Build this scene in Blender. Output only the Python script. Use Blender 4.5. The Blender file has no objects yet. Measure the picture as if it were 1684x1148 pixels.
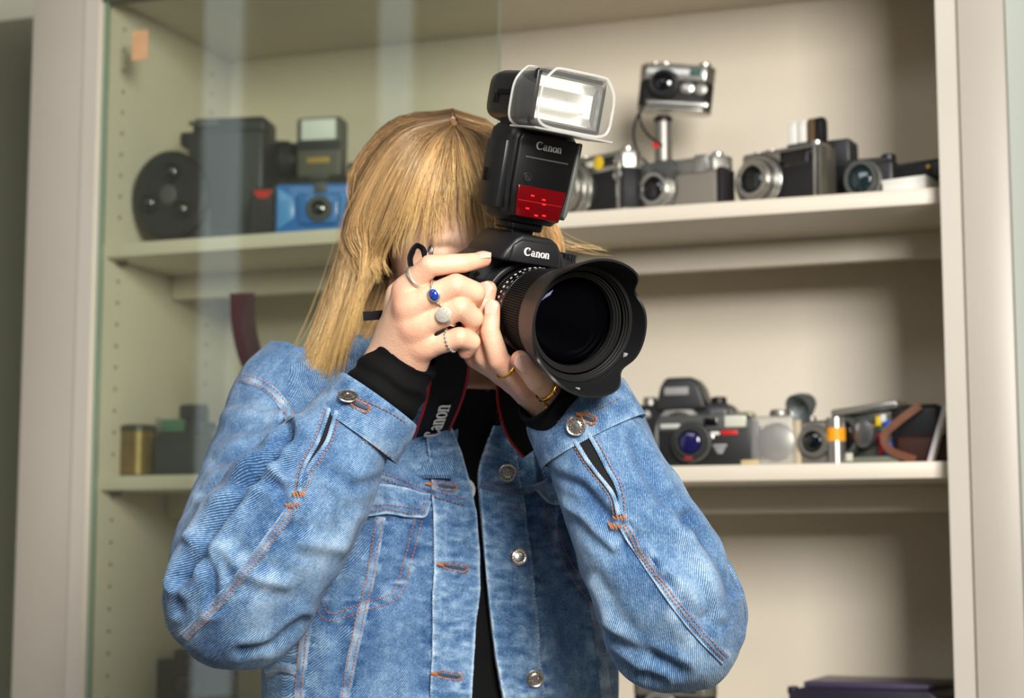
import bpy, bmesh, math, random
import numpy as np
from mathutils import Matrix, Vector, Euler
from mathutils.bvhtree import BVHTree

SC = bpy.context.scene
COL = SC.collection
random.seed(7)
RNG = np.random.default_rng(11)
R = math.radians

# ------------------------------------------------------------------ camera
F_PX, CAM_Z, PITCH, YAW = 2900.0, 1.18, R(6.744), R(19.668)
cd = bpy.data.cameras.new('photo_camera')
cam = bpy.data.objects.new('photo_camera', cd)
COL.objects.link(cam)
cam.location = (0, 0, CAM_Z)
cam.rotation_euler = (math.pi / 2 + PITCH, 0, 0)
cd.sensor_width = 36.0
cd.lens = F_PX / 1684.0 * 36.0
cd.clip_start, cd.clip_end = 0.05, 50
cd.dof.use_dof = True
cd.dof.focus_distance = 1.56
cd.dof.aperture_fstop = 5.0
SC.camera = cam

# ------------------------------------------------------------------ world, lights, exposure
w = bpy.data.worlds.new('room_ambient')
SC.world = w
w.use_nodes = True
bg = w.node_tree.nodes['Background']
bg.inputs[0].default_value = (1.0, 0.95, 0.88, 1)
bg.inputs[1].default_value = 0.085

def area(name, loc, target, size, power, color, size_y=None):
    ld = bpy.data.lights.new(name, 'AREA')
    ld.energy, ld.color, ld.size = power, color, size
    if size_y:
        ld.shape, ld.size_y = 'RECTANGLE', size_y
    o = bpy.data.objects.new(name, ld)
    COL.objects.link(o)
    o.location = loc
    o.rotation_euler = (Vector(target) - Vector(loc)).to_track_quat('-Z', 'Y').to_euler()
    return o
area('softbox_key', (0.66, -0.55, 2.08), (-0.10, 1.90, 1.35), 0.85, 92.0, (1.0, 0.958, 0.90))
area('ceiling_panel', (-0.9, 0.2, 2.65), (-0.5, 1.0, 0.0), 1.2, 9.0, (0.95, 0.98, 1.0), 0.6)

SC.view_settings.view_transform = 'Standard'
SC.view_settings.look = 'None'
SC.view_settings.gamma = 1.0
SC.view_settings.use_curve_mapping = False
SC.view_settings.exposure = 0.22

# ------------------------------------------------------------------ coordinate helpers
_fw = np.array([0, math.cos(PITCH), math.sin(PITCH)])
_up = np.array([0, -math.sin(PITCH), math.cos(PITCH)])
_rt = np.array([1.0, 0, 0])
CAM = np.array([0, 0, CAM_Z])
def P(px, py, D):
    """world point seen at photo pixel (px,py) at distance D along the optical axis"""
    return CAM + D * (_fw + (px - 842.0) / F_PX * _rt - (py - 574.0) / F_PX * _up)
def PX(p):
    d = np.asarray(p) - CAM
    D = d @ _fw
    return 842 + F_PX * (d @ _rt) / D, 574 - F_PX * (d @ _up) / D, D
_c, _s = math.cos(YAW), math.sin(YAW)
MCAB = Matrix(((_c, _s, 0, 0), (-_s, _c, 0, 0), (0, 0, 1, CAM_Z), (0, 0, 0, 1)))   # cabinet frame -> world
def cab_x(px, y):
    return -y * math.tan(YAW - math.atan((px - 842.0) / F_PX))

# ------------------------------------------------------------------ materials
def lin(c):
    return tuple((v / 255 / 12.92) if v / 255 <= 0.04045 else ((v / 255 + 0.055) / 1.055) ** 2.4 for v in c)
MATS = {}
def mat(name, rgb=(128, 128, 128), rough=0.5, metal=0.0, spec=0.5, noise=0.0, nscale=40, bump=0.0, bscale=300,
        trans=0.0, ior=1.45, coat=0.0, emit=None, emit_s=0.0, sss=0.0, sheen=0.0, alpha=1.0):
    if name in MATS:
        return MATS[name]
    m = bpy.data.materials.new(name)
    m.use_nodes = True
    nt = m.node_tree
    b = nt.nodes['Principled BSDF']
    col = lin(rgb) + (1,)
    b.inputs['Base Color'].default_value = col
    b.inputs['Roughness'].default_value = rough
    b.inputs['Metallic'].default_value = metal
    b.inputs['Specular IOR Level'].default_value = spec
    b.inputs['Transmission Weight'].default_value = trans
    b.inputs['IOR'].default_value = ior
    b.inputs['Coat Weight'].default_value = coat
    b.inputs['Sheen Weight'].default_value = sheen
    b.inputs['Alpha'].default_value = alpha
    if emit:
        b.inputs['Emission Color'].default_value = lin(emit) + (1,)
        b.inputs['Emission Strength'].default_value = emit_s
    if sss:
        b.inputs['Subsurface Weight'].default_value = sss
        b.inputs['Subsurface Radius'].default_value = (1.0, 0.35, 0.2)
        b.inputs['Subsurface Scale'].default_value = 0.004
    tc = nt.nodes.new('ShaderNodeTexCoord')
    if noise > 0:
        n = nt.nodes.new('ShaderNodeTexNoise')
        n.inputs['Scale'].default_value = nscale
        n.inputs['Detail'].default_value = 4
        nt.links.new(tc.outputs['Object'], n.inputs['Vector'])
        r = nt.nodes.new('ShaderNodeValToRGB')
        lo = tuple(max(0, v * (1 - noise)) for v in col[:3]) + (1,)
        hi = tuple(min(1, v * (1 + noise)) for v in col[:3]) + (1,)
        r.color_ramp.elements[0].color, r.color_ramp.elements[1].color = lo, hi
        r.color_ramp.elements[0].position, r.color_ramp.elements[1].position = 0.3, 0.7
        nt.links.new(n.outputs['Fac'], r.inputs['Fac'])
        nt.links.new(r.outputs['Color'], b.inputs['Base Color'])
    if bump > 0:
        n2 = nt.nodes.new('ShaderNodeTexNoise')
        n2.inputs['Scale'].default_value = bscale
        n2.inputs['Detail'].default_value = 3
        nt.links.new(tc.outputs['Object'], n2.inputs['Vector'])
        bp = nt.nodes.new('ShaderNodeBump')
        bp.inputs['Strength'].default_value = bump
        bp.inputs['Distance'].default_value = 0.001
        nt.links.new(n2.outputs['Fac'], bp.inputs['Height'])
        nt.links.new(bp.outputs['Normal'], b.inputs['Normal'])
    MATS[name] = m
    return m

# ------------------------------------------------------------------ mesh helpers: shapes are (V, F) or (V, F, UV-per-vertex)
def arr(v):
    return np.asarray(v, float).reshape(-1, 3)
def join(*parts):
    Vs, Fs, o = [], [], 0
    for p in parts:
        V, F = arr(p[0]), p[1]
        Vs.append(V)
        Fs += [tuple(i + o for i in f) for f in F]
        o += len(V)
    return np.vstack(Vs), Fs
def xf(vf, M):
    M = np.array(M)
    V = arr(vf[0])
    return (V @ M[:3, :3].T + M[:3, 3],) + tuple(vf[1:])
def mv(vf, x=0, y=0, z=0):
    return (arr(vf[0]) + np.array([x, y, z]),) + tuple(vf[1:])
def rot(vf, ax, deg):
    return xf(vf, Matrix.Rotation(R(deg), 4, ax))
def _bm_out(bm):
    bm.verts.index_update()
    V = [v.co[:] for v in bm.verts]
    F = [tuple(v.index for v in f.verts) for f in bm.faces]
    bm.free()
    return arr(V), F
def box(c, s, bev=0.0, seg=2):
    bm = bmesh.new()
    bmesh.ops.create_cube(bm, size=1.0)
    for v in bm.verts:
        v.co = Vector((v.co.x * s[0], v.co.y * s[1], v.co.z * s[2]))
    if bev > 0:
        bmesh.ops.bevel(bm, geom=bm.edges[:], offset=min(bev, 0.48 * min(s)), segments=seg, profile=0.5, affect='EDGES')
    V, F = _bm_out(bm)
    return V + np.array(c), F
def prism(poly, y0, y1, bev=0.0, seg=2, plane='xz'):
    """extrude a 2D outline; plane 'xz' extrudes along y, 'xy' along z, 'yz' along x"""
    bm = bmesh.new()
    def co(a, b, h):
        return {'xz': (a, h, b), 'xy': (a, b, h), 'yz': (h, a, b)}[plane]
    lo = [bm.verts.new(co(a, b, y0)) for a, b in poly]
    hi = [bm.verts.new(co(a, b, y1)) for a, b in poly]
    bm.faces.new(lo)
    bm.faces.new(hi[::-1])
    n = len(poly)
    for i in range(n):
        bm.faces.new((lo[i], hi[i], hi[(i + 1) % n], lo[(i + 1) % n]))
    bmesh.ops.recalc_face_normals(bm, faces=bm.faces)
    if bev > 0:
        es = [e for e in bm.edges]
        bmesh.ops.bevel(bm, geom=es, offset=bev, segments=seg, profile=0.5, affect='EDGES', clamp_overlap=True)
    bmesh.ops.triangulate(bm, faces=[f for f in bm.faces if len(f.verts) > 4])
    return _bm_out(bm)
def lathe(prof, n=32, axis='y', caps=True):
    """revolve (radius, height) pairs; height runs along the axis ('y': towards -y is the front)"""
    V, F = [], []
    for r, h in prof:
        for k in range(n):
            a = 2 * math.pi * k / n
            V.append((r * math.cos(a), r * math.sin(a), h))
    m = len(prof)
    for i in range(m - 1):
        for k in range(n):
            k2 = (k + 1) % n
            F.append((i * n + k, i * n + k2, (i + 1) * n + k2, (i + 1) * n + k))
    if caps:
        if prof[0][0] > 1e-6: F.append(tuple(range(n))[::-1])
        if prof[-1][0] > 1e-6: F.append(tuple((m - 1) * n + k for k in range(n)))
    V = arr(V)
    if axis == 'y': V = np.stack([V[:, 0], -V[:, 2], V[:, 1]], 1)
    if axis == 'x': V = np.stack([V[:, 2], V[:, 0], V[:, 1]], 1)
    return V, F
def catmull(pts, n):
    """resample control rows (any width) with a Catmull-Rom spline, n samples, uniform in control index"""
    p = np.asarray(pts, float)
    p = np.vstack([2 * p[0] - p[1], p, 2 * p[-1] - p[-2]])
    t = np.linspace(0, len(p) - 3 - 1e-9, n)
    i = t.astype(int)
    u = (t - i)[:, None]
    a, b, c, d = p[i], p[i + 1], p[i + 2], p[i + 3]
    return 0.5 * (2 * b + (c - a) * u + (2 * a - 5 * b + 4 * c - d) * u * u + (3 * b - a - 3 * c + d) * u ** 3)
def frames(path, up=None):
    """parallel-transport frames along a polyline"""
    p = np.asarray(path, float)
    t = np.gradient(p, axis=0)
    t /= np.linalg.norm(t, axis=1)[:, None] + 1e-12
    u = np.array(up if up is not None else (0, 0, 1.0), float)
    if abs(u @ t[0]) > 0.95: u = np.array([1.0, 0, 0])
    N = []
    u = u - (u @ t[0]) * t[0]; u /= np.linalg.norm(u)
    for i in range(len(p)):
        u = u - (u @ t[i]) * t[i]
        u /= np.linalg.norm(u) + 1e-12
        N.append(u.copy())
    N = np.array(N)
    return t, N, np.cross(t, N)
def tube(path, rad, n=8, up=None, closed=False, caps=True, flat=1.0):
    p = np.asarray(path, float)
    rad = np.broadcast_to(np.asarray(rad, float), (len(p),))
    if closed:
        q = np.vstack([p[-2:], p, p[:2]])
        t, N, B = frames(q, up)
        t, N, B = t[2:-2], N[2:-2], B[2:-2]
    else:
        t, N, B = frames(p, up)
    a = np.arange(n) * 2 * math.pi / n
    V = p[:, None, :] + rad[:, None, None] * (np.cos(a)[None, :, None] * N[:, None, :] + flat * np.sin(a)[None, :, None] * B[:, None, :])
    m = len(p)
    F = []
    for i in range(m if closed else m - 1):
        j = (i + 1) % m
        for k in range(n):
            k2 = (k + 1) % n
            F.append((i * n + k, i * n + k2, j * n + k2, j * n + k))
    if caps and not closed:
        F.append(tuple(range(n))[::-1])
        F.append(tuple((m - 1) * n + k for k in range(n)))
    return V.reshape(-1, 3), F
def grid_faces(nu, nv, wrap_u=False):
    F = []
    for j in range(nv - 1):
        for i in range(nu if wrap_u else nu - 1):
            i2 = (i + 1) % nu
            F.append((j * nu + i, j * nu + i2, (j + 1) * nu + i2, (j + 1) * nu + i))
    return F
def slab(V, nu, nv, thick, N):
    """grid of points (nv rows of nu) thickened along -N into a closed sheet"""
    V = np.asarray(V, float).reshape(-1, 3); N = np.asarray(N, float).reshape(-1, 3)
    A = np.vstack([V, V - N * thick])
    F = grid_faces(nu, nv)
    n = nu * nv
    F2 = [tuple(n + i for i in f[::-1]) for f in F]
    rim = [i for i in range(nu)] + [j * nu + nu - 1 for j in range(1, nv)] + [(nv - 1) * nu + i for i in range(nu - 2, -1, -1)] + [j * nu for j in range(nv - 2, 0, -1)]
    S = [(rim[k], n + rim[k], n + rim[(k + 1) % len(rim)], rim[(k + 1) % len(rim)]) for k in range(len(rim))]
    return A, F + F2 + S

ORIGIN = {}   # world origin of translation-only roots, so parts may be given in world coordinates
def mesh(name, vf, uv=None):
    me = bpy.data.meshes.new(name)
    me.from_pydata(arr(vf[0]).tolist(), [], [tuple(int(i) for i in f) for f in vf[1]])
    if uv is not None:
        ul = me.uv_layers.new(name='UVMap')
        li = np.empty(len(me.loops), dtype=np.int32)
        me.loops.foreach_get('vertex_index', li)
        ul.data.foreach_set('uv', np.asarray(uv, np.float32)[li].ravel())
    return me
def obj(name, vf, m, parent=None, smooth=38, world=False, uv=None, attr=None, fix=False):
    V = arr(vf[0])
    if world and parent is not None:
        V = V - np.array(ORIGIN[root_of(parent).name])
    me = mesh(name, (V, vf[1]), uv)
    if fix:
        bm = bmesh.new(); bm.from_mesh(me)
        bmesh.ops.recalc_face_normals(bm, faces=bm.faces)
        bm.to_mesh(me); bm.free()
    me.materials.append(m)
    if smooth:
        me.polygons.foreach_set('use_smooth', np.ones(len(me.polygons), bool))
        if smooth < 180:
            me.set_sharp_from_angle(angle=R(smooth))
    if attr:
        for k, vals in attr.items():
            vals = np.asarray(vals, np.float32)
            if vals.ndim == 1:
                a = me.attributes.new(k, 'FLOAT', 'POINT'); a.data.foreach_set('value', vals)
            else:
                a = me.attributes.new(k, 'FLOAT_COLOR', 'POINT')
                a.data.foreach_set('color', np.hstack([vals, np.ones((len(vals), 1), np.float32)]).ravel())
    o = bpy.data.objects.new(name, me)
    COL.objects.link(o)
    if parent is not None:
        o.parent = parent
    return o
def root_of(o):
    while o.parent is not None:
        o = o.parent
    return o
def tag(o, label, cat, group=None, kind=None):
    if label: o['label'] = label
    if cat: o['category'] = cat
    if group: o['group'] = group
    if kind: o['kind'] = kind
    return o
def empty(name, M=None, loc=None):
    o = bpy.data.objects.new(name, None)
    o.empty_display_size = 0.02
    COL.objects.link(o)
    if M is not None: o.matrix_world = Matrix(M)
    if loc is not None:
        o.location = tuple(loc); ORIGIN[o.name] = tuple(loc)
    return o
def struct(name, vf, m, parent=None, M=None, smooth=38):
    o = obj(name, vf, m, parent, smooth)
    if parent is None:
        o['kind'] = 'structure'
        if M is not None: o.matrix_world = M
    return o

# ------------------------------------------------------------------ lettering drawn as outlines (serif logotype and plain strokes)
def stroke2(pts, wid):
    """variable-width flat stroke -> 2D quads"""
    p = np.asarray(pts, float); t = np.gradient(p, axis=0); t /= np.linalg.norm(t, axis=1)[:, None] + 1e-9
    nrm = np.stack([-t[:, 1], t[:, 0]], 1)
    wd = np.broadcast_to(np.asarray(wid, float), (len(p),))[:, None]
    V = np.empty((2 * len(p), 2)); V[0::2] = p - nrm * wd / 2; V[1::2] = p + nrm * wd / 2
    F = [(2 * i, 2 * i + 2, 2 * i + 3, 2 * i + 1) for i in range(len(p) - 1)]
    return V, F
def arc2(cx, cy, rx, ry, a0, a1, n=20):
    a = np.radians(np.linspace(a0, a1, n))
    return np.stack([cx + rx * np.cos(a), cy + ry * np.sin(a)], 1), a
def logo_canon():
    """five-letter serif logotype, unit cap height, returns flat 2D mesh and width"""
    out = []
    def add(pts, wd): out.append(stroke2(pts, wd))
    c, a = arc2(0.52, 0.5, 0.42, 0.44, 52, 318, 30)              # C
    add(c, 0.10 + 0.15 * np.clip(-np.cos(a), 0, 1)); add([(0.78, 0.84), (0.60, 0.64)], [0.10, 0.02])
    x = 1.02                                                      # a
    c, a = arc2(x + 0.22, 0.21, 0.17, 0.17, 0, 360, 24); add(c, 0.06 + 0.10 * np.abs(np.cos(a)))
    add([(x + 0.40, 0.02), (x + 0.40, 0.46)], 0.17); c, a = arc2(x + 0.24, 0.47, 0.17, 0.17, 0, 165, 14); add(c, 0.07)
    add([(x + 0.36, 0.04), (x + 0.56, 0.04)], 0.08)
    def n(x):
        add([(x + 0.12, 0.0), (x + 0.12, 0.66)], 0.16); add([(x, 0.62), (x + 0.14, 0.62)], 0.07); add([(x - 0.01, 0.04), (x + 0.25, 0.04)], 0.08)
        c, a = arc2(x + 0.31, 0.44, 0.16, 0.18, 165, 0, 14); add(c, np.linspace(0.06, 0.15, 14))
        add([(x + 0.47, 0.0), (x + 0.47, 0.45)], 0.16); add([(x + 0.35, 0.04), (x + 0.61, 0.04)], 0.08)
    n(1.66)
    x = 2.36; c, a = arc2(x + 0.26, 0.33, 0.23, 0.29, 0, 360, 28); add(c, 0.06 + 0.12 * np.abs(np.cos(a)))   # o
    n(2.96)
    V, F, o = [], [], 0
    for v, f in out:
        V.append(v); F += [tuple(i + o for i in q) for q in f]; o += len(v)
    return np.vstack(V), F, 3.58
def flat_to(V2, F, h, Mfun):
    """thicken 2D mesh to height h and map with Mfun(x, y, z)->3D"""
    n = len(V2)
    V = [Mfun(x, y, h) for x, y in V2] + [Mfun(x, y, -h) for x, y in V2]
    FF = list(F) + [tuple(n + i for i in f[::-1]) for f in F]
    for f in F:
        for k in range(len(f)):
            a, b = f[k], f[(k + 1) % len(f)]
            FF.append((a, n + a, n + b, b))
    return arr(V), FF
# ------------------------------------------------------------------ the setting
XL, XR, YF, YS, YB = -1.419, -0.2195, 2.1655, 2.201, 2.5585
ZU, ZL, ZT, TH, ZB = 0.4565, 0.1167, 0.8263, 0.0205, -0.225
FLOOR = -CAM_Z
M_LAM = mat('white_laminate', (215, 206, 189), 0.42, noise=0.03, nscale=6)
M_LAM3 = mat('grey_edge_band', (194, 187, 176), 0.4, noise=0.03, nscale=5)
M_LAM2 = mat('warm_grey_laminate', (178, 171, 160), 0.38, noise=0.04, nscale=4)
M_FLOOR = mat('grey_vinyl_floor', (120, 114, 106), 0.5, noise=0.15, nscale=30)
M_WALL = mat('painted_wall', (214, 208, 198), 0.8, noise=0.03, nscale=8)

struct('floor', box((0, 1.0, -0.02), (7, 6, 0.04)), M_FLOOR)
# side wall of the room; glowing strips added to make the glass's reflected bands
WLX = -3.0
wl = struct('wall_left', join(box((WLX - .05, -1.79, 1.8), (.1, 1.9, 3.6)), box((WLX - .05, -.24, 1.8), (.1, .60, 3.6)), box((WLX - .05, 1.36, 1.8), (.1, 2.14, 3.6)),
      *[box((WLX - .05, y, z0), (.1, .26, h)) for y in (-.69, .175) for z0, h in ((.35, .7), (3.5, .2))]), M_WALL)
M_GLOW = mat('daylight_pane', (255, 255, 255), 0.3, emit=(225, 236, 255), emit_s=1.1)
for k, y in enumerate((-.69, .175)):
    wn = struct('window_%d' % (k + 1), box((WLX - .06, y, 2.05), (.01, .24, 2.7)), M_GLOW)
    for dy in (-.115, .115): obj('window_frame', box((WLX - .05, y + dy, 2.05), (.05, .02, 2.7), .002), M_LAM, wn)
    for dz in (-1.34, 1.34): obj('window_frame', box((WLX - .05, y, 2.05 + dz), (.05, .21, .02), .002), M_LAM, wn)
struct('wall_back', box((0, 0.06, 1.3), (6.4, 0.08, 2.62)), M_WALL,
       M=MCAB @ Matrix.Translation((-0.5, 2.62, -CAM_Z)))

# glazed display cabinet: carcass panels are parts
cab = empty('display_cabinet', MCAB @ Matrix.Translation((0, 0, -CAM_Z)))
tag(cab, 'tall white display cabinet with shelves and a sliding glass door', 'cabinet')
def cbox(name, x0, x1, y0, y1, z0, z1, m=M_LAM, bev=0.0015, parent=cab):
    return obj(name, box(((x0 + x1) / 2, (y0 + y1) / 2, (z0 + z1) / 2 + CAM_Z), (x1 - x0, y1 - y0, z1 - z0), bev), m, parent)
PT = 0.024
sp = cbox('side_panel', XL - PT, XL, YF + .001, YB + 0.015, FLOOR + 0.0, ZT + 0.06)
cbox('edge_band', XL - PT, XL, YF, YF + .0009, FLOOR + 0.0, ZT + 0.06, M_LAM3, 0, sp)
sp = cbox('side_panel', XR, XR + PT, YF + .001, YB + 0.015, FLOOR + 0.0, ZT + 0.06)
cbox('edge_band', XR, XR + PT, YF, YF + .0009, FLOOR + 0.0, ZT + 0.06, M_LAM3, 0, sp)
cbox('back_panel', XL, XR, YB, YB + 0.015, FLOOR + 0.05, ZT + 0.06)
cbox('top_panel', XL, XR, YF + 0.004, YB, ZT, ZT + 0.06)
cbox('plinth', XL, XR, YF + 0.03, YF + 0.05, FLOOR, FLOOR + 0.09)
for z in (ZU, ZL, ZB, FLOOR + 0.5, FLOOR + 0.11):
    sh = cbox('shelf', XL + 0.001, XR - 0.001, YS, YB - 0.004, z - TH, z)
    cbox('shelf_rail', XL + 0.002, XR - 0.002, 2.385, 2.403, z - TH - 0.036, z - TH - 0.0002, parent=sh)
M_HOLE = mat('drilled_hole', (70, 66, 56), 0.8)
hole = lathe([(0.0026, -0.0005), (0.0026, 0.0008)], 10, 'x')
for yy in (2.235, 2.50):
    for k in range(36):
        z = -0.33 + k * 0.032
        if min(abs(z - q) for q in (ZU, ZL, ZB)) < 0.02: continue
        obj('pin_hole', mv(hole, XL, yy, z + CAM_Z), M_HOLE, cab)
for z in (ZU, ZL):
    obj('shelf_pin', mv(lathe([(0.0035, 0), (0.0035, 0.014)], 12, 'x'), XL, 2.235, z - TH - 0.0040 + CAM_Z), mat('pin_steel', (90, 88, 82), 0.35, 0.9), cab)

# glass: thin tinted sheet that reflects the room
def schlick(nt, f0):
    """reflectance that is the same from both sides of a thin sheet"""
    lw_ = nt.nodes.new('ShaderNodeLayerWeight'); lw_.inputs['Blend'].default_value = 0.5
    pw = nt.nodes.new('ShaderNodeMath'); pw.operation = 'POWER'; pw.inputs[1].default_value = 5.0
    ma = nt.nodes.new('ShaderNodeMath'); ma.operation = 'MULTIPLY_ADD'; ma.inputs[1].default_value = 1 - f0; ma.inputs[2].default_value = f0
    nt.links.new(lw_.outputs['Facing'], pw.inputs[0]); nt.links.new(pw.outputs[0], ma.inputs[0])
    return ma.outputs[0]
def glass_mat(name, tint, refl=1.0):
    m = bpy.data.materials.new(name); m.use_nodes = True
    nt = m.node_tree; nt.nodes.clear()
    out = nt.nodes.new('ShaderNodeOutputMaterial'); mix = nt.nodes.new('ShaderNodeMixShader')
    tr = nt.nodes.new('ShaderNodeBsdfTransparent'); gl = nt.nodes.new('ShaderNodeBsdfGlossy'); fr = schlick(nt, 0.043)
    tr.inputs[0].default_value = tint + (1,); gl.inputs['Roughness'].default_value = 0.02
    gl.inputs['Color'].default_value = (refl * 0.93, refl, refl * 0.93, 1)
    nt.links.new(fr, mix.inputs[0]); nt.links.new(tr.outputs[0], mix.inputs[1]); nt.links.new(gl.outputs[0], mix.inputs[2])
    nt.links.new(mix.outputs[0], out.inputs[0])
    MATS[name] = m
    return m
M_GLASS = glass_mat('green_float_glass', (0.915, 0.945, 0.90))
M_EDGE = mat('glass_edge', (120, 140, 120), 0.2, spec=0.6)
xg = cab_x(820, 2.180)
door = cbox('glass_door', XL + 0.008, xg, 2.178, 2.183, FLOOR + 0.11, ZT - 0.004, M_GLASS, 0)
cbox('polished_edge', XL + 0.002, XL + 0.0078, 2.177, 2.184, FLOOR + 0.11, ZT - 0.004, M_EDGE, 0.0005, door)
cbox('polished_edge', xg + 0.0002, xg + 0.0012, 2.178, 2.183, FLOOR + 0.11, ZT - 0.004, M_EDGE, 0, door)
cbox('door_track', XL, XR, YF + 0.006, YF + 0.03, ZT - 0.012, ZT, mat('track_grey', (92, 90, 82), 0.5), 0.001)
xt = cab_x(212, 2.175); zt = 0.745
tape = cbox('tape_label', xt - 0.013, xt + 0.013, 2.1762, 2.1768, zt - 0.024, zt + 0.02, mat('masking_tape', (205, 160, 120), 0.7, noise=0.08), 0, door)

# neighbouring carcasses left and right, with their own stiles and panes
for sgn, name, lab in ((-1, 'cabinet_stile', 'grey laminate stile of the next cabinet, left of the glass door'),
                       (1, 'cabinet_stile', 'cream laminate stile of the next cabinet, right of the open shelves')):
    xa = XL - PT - 0.0015 if sgn < 0 else XR + PT + 0.0015
    wd = 0.092 if sgn < 0 else 0.056
    x0, x1 = (xa - wd, xa) if sgn < 0 else (xa, xa + wd)
    st = empty(name, MCAB @ Matrix.Translation((0, 0, -CAM_Z)))
    tag(st, lab, 'cabinet')
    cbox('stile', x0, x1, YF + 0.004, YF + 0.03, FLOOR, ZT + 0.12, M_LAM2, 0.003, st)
    p0, p1 = (x0 - 0.5, x0) if sgn < 0 else (x1, x1 + 0.5)
    cbox('pane', p0 + 0.001, p1 - 0.001, YF + 0.014, YF + 0.02, FLOOR, ZT + 0.12, M_GLASS if sgn < 0 else mat('back_painted_glass', (172, 178, 170), 0.12, spec=0.5), 0, st)
    cbox('back_panel', p0, p1, YB - 0.15 if sgn > 0 else YB, YB + 0.015, FLOOR, ZT + 0.12, M_LAM if sgn > 0 else mat('dark_panel', (120, 116, 102), 0.6), 0, st)
# ------------------------------------------------------------------ implicit surfaces (numpy surface nets) for organic shapes
def surface_nets(fn, lo, hi, h):
    lo, hi = np.asarray(lo, float), np.asarray(hi, float)
    n = np.ceil((hi - lo) / h).astype(int) + 1
    xs = [lo[i] + h * np.arange(n[i]) for i in range(3)]
    B = 6                                                   # evaluate finely only in blocks the surface can cross
    nb = -(-n // B)
    g = [lo[i] + h * (B * np.arange(nb[i]) + (B - 1) / 2) for i in range(3)]
    G = np.stack(np.meshgrid(*g, indexing='ij'), -1).reshape(-1, 3)
    cd_ = np.concatenate([fn(q) for q in np.array_split(G, max(1, len(G) // 200000))]).reshape(tuple(nb))
    f = np.repeat(np.repeat(np.repeat(cd_, B, 0), B, 1), B, 2)[:n[0], :n[1], :n[2]].astype(np.float32)
    hit = np.argwhere(np.abs(cd_) < B * h * 1.35)
    off = np.stack(np.meshgrid(*[np.arange(B)] * 3, indexing='ij'), -1).reshape(-1, 3)
    for blk in np.array_split(hit, max(1, len(hit) // 1200)):
        ii = (blk[:, None, :] * B + off[None]).reshape(-1, 3)
        ii = ii[(ii < n).all(1)]
        f[ii[:, 0], ii[:, 1], ii[:, 2]] = fn(lo + h * ii)
    s = f < 0
    c = [(a, b, d) for a in (0, 1) for b in (0, 1) for d in (0, 1)]
    sl = lambda A, a: A[a[0]:n[0] - 1 + a[0], a[1]:n[1] - 1 + a[1], a[2]:n[2] - 1 + a[2]]
    cnt = sum(sl(s, a).astype(np.int8) for a in c)
    act = (cnt > 0) & (cnt < 8)
    idx = -np.ones(act.shape, np.int64)
    I = np.argwhere(act)
    idx[act] = np.arange(len(I))
    acc = np.zeros((len(I), 3)); num = np.zeros(len(I))
    for a in c:
        for ax in range(3):
            if a[ax]: continue
            b = list(a); b[ax] = 1
            fa = f[I[:, 0] + a[0], I[:, 1] + a[1], I[:, 2] + a[2]]
            fb = f[I[:, 0] + b[0], I[:, 1] + b[1], I[:, 2] + b[2]]
            m = (fa < 0) != (fb < 0)
            t = np.where(m, fa / np.where(m, fa - fb, 1), 0)
            q = np.tile(np.array(a, float), (len(I), 1)); q[:, ax] = t
            acc += q * m[:, None]; num += m
    V = lo + h * (I + acc / num[:, None])
    Q = []
    for ax in range(3):
        u, v = [(1, 2), (2, 0), (0, 1)][ax]
        s0 = [slice(None)] * 3; s1 = [slice(None)] * 3
        s0[ax] = slice(0, -1); s1[ax] = slice(1, None)
        d = s[tuple(s0)] != s[tuple(s1)]
        E_ = np.argwhere(d)
        ok = (E_[:, u] > 0) & (E_[:, v] > 0) & (E_[:, u] < n[u] - 1) & (E_[:, v] < n[v] - 1)
        E_ = E_[ok]
        def cell(du, dv):
            k = E_.copy(); k[:, u] += du; k[:, v] += dv
            return idx[k[:, 0], k[:, 1], k[:, 2]]
        q = np.stack([cell(-1, -1), cell(0, -1), cell(0, 0), cell(-1, 0)], 1)
        flip = ~s[E_[:, 0], E_[:, 1], E_[:, 2]]
        q[flip] = q[flip][:, ::-1]
        Q.append(q)
    return V, np.vstack(Q)
def relax(V, Q, it=2, lam=0.5):
    E_ = np.vstack([Q[:, [0, 1]], Q[:, [1, 2]], Q[:, [2, 3]], Q[:, [3, 0]]])
    for _ in range(it):
        S = np.zeros_like(V); c = np.zeros(len(V))
        np.add.at(S, E_[:, 0], V[E_[:, 1]]); np.add.at(c, E_[:, 0], 1)
        np.add.at(S, E_[:, 1], V[E_[:, 0]]); np.add.at(c, E_[:, 1], 1)
        V = V + lam * (S / np.maximum(c, 1)[:, None] - V)
    return V
def vnormals(V, F):
    Q = np.array([(f[0], f[1], f[2], f[-1]) for f in F]) if not isinstance(F, np.ndarray) else F
    n = np.cross(V[Q[:, 2]] - V[Q[:, 0]], V[Q[:, 3]] - V[Q[:, 1]])
    N = np.zeros_like(V)
    for k in range(4): np.add.at(N, Q[:, k], n)
    return N / (np.linalg.norm(N, axis=1)[:, None] + 1e-12)
def cap(p, a, b, ra, rb):
    a, b = np.asarray(a, float), np.asarray(b, float)
    ab = b - a
    t = np.clip(((p - a) @ ab) / (ab @ ab + 1e-12), 0, 1)
    return np.linalg.norm(p - a - t[:, None] * ab, axis=1) - (ra + (rb - ra) * t)
def ell(p, c, r, M=None):
    q = p - np.asarray(c)
    if M is not None: q = q @ M
    r = np.asarray(r, float)
    k0 = np.linalg.norm(q / r, axis=1); k1 = np.linalg.norm(q / (r * r), axis=1)
    return k0 * (k0 - 1) / (k1 + 1e-9)
def smin(a, b, k):
    h = np.clip(0.5 + 0.5 * (b - a) / k, 0, 1)
    return b + (a - b) * h - k * h * (1 - h)
def smax(a, b, k):
    return -smin(-a, -b, k)
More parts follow.
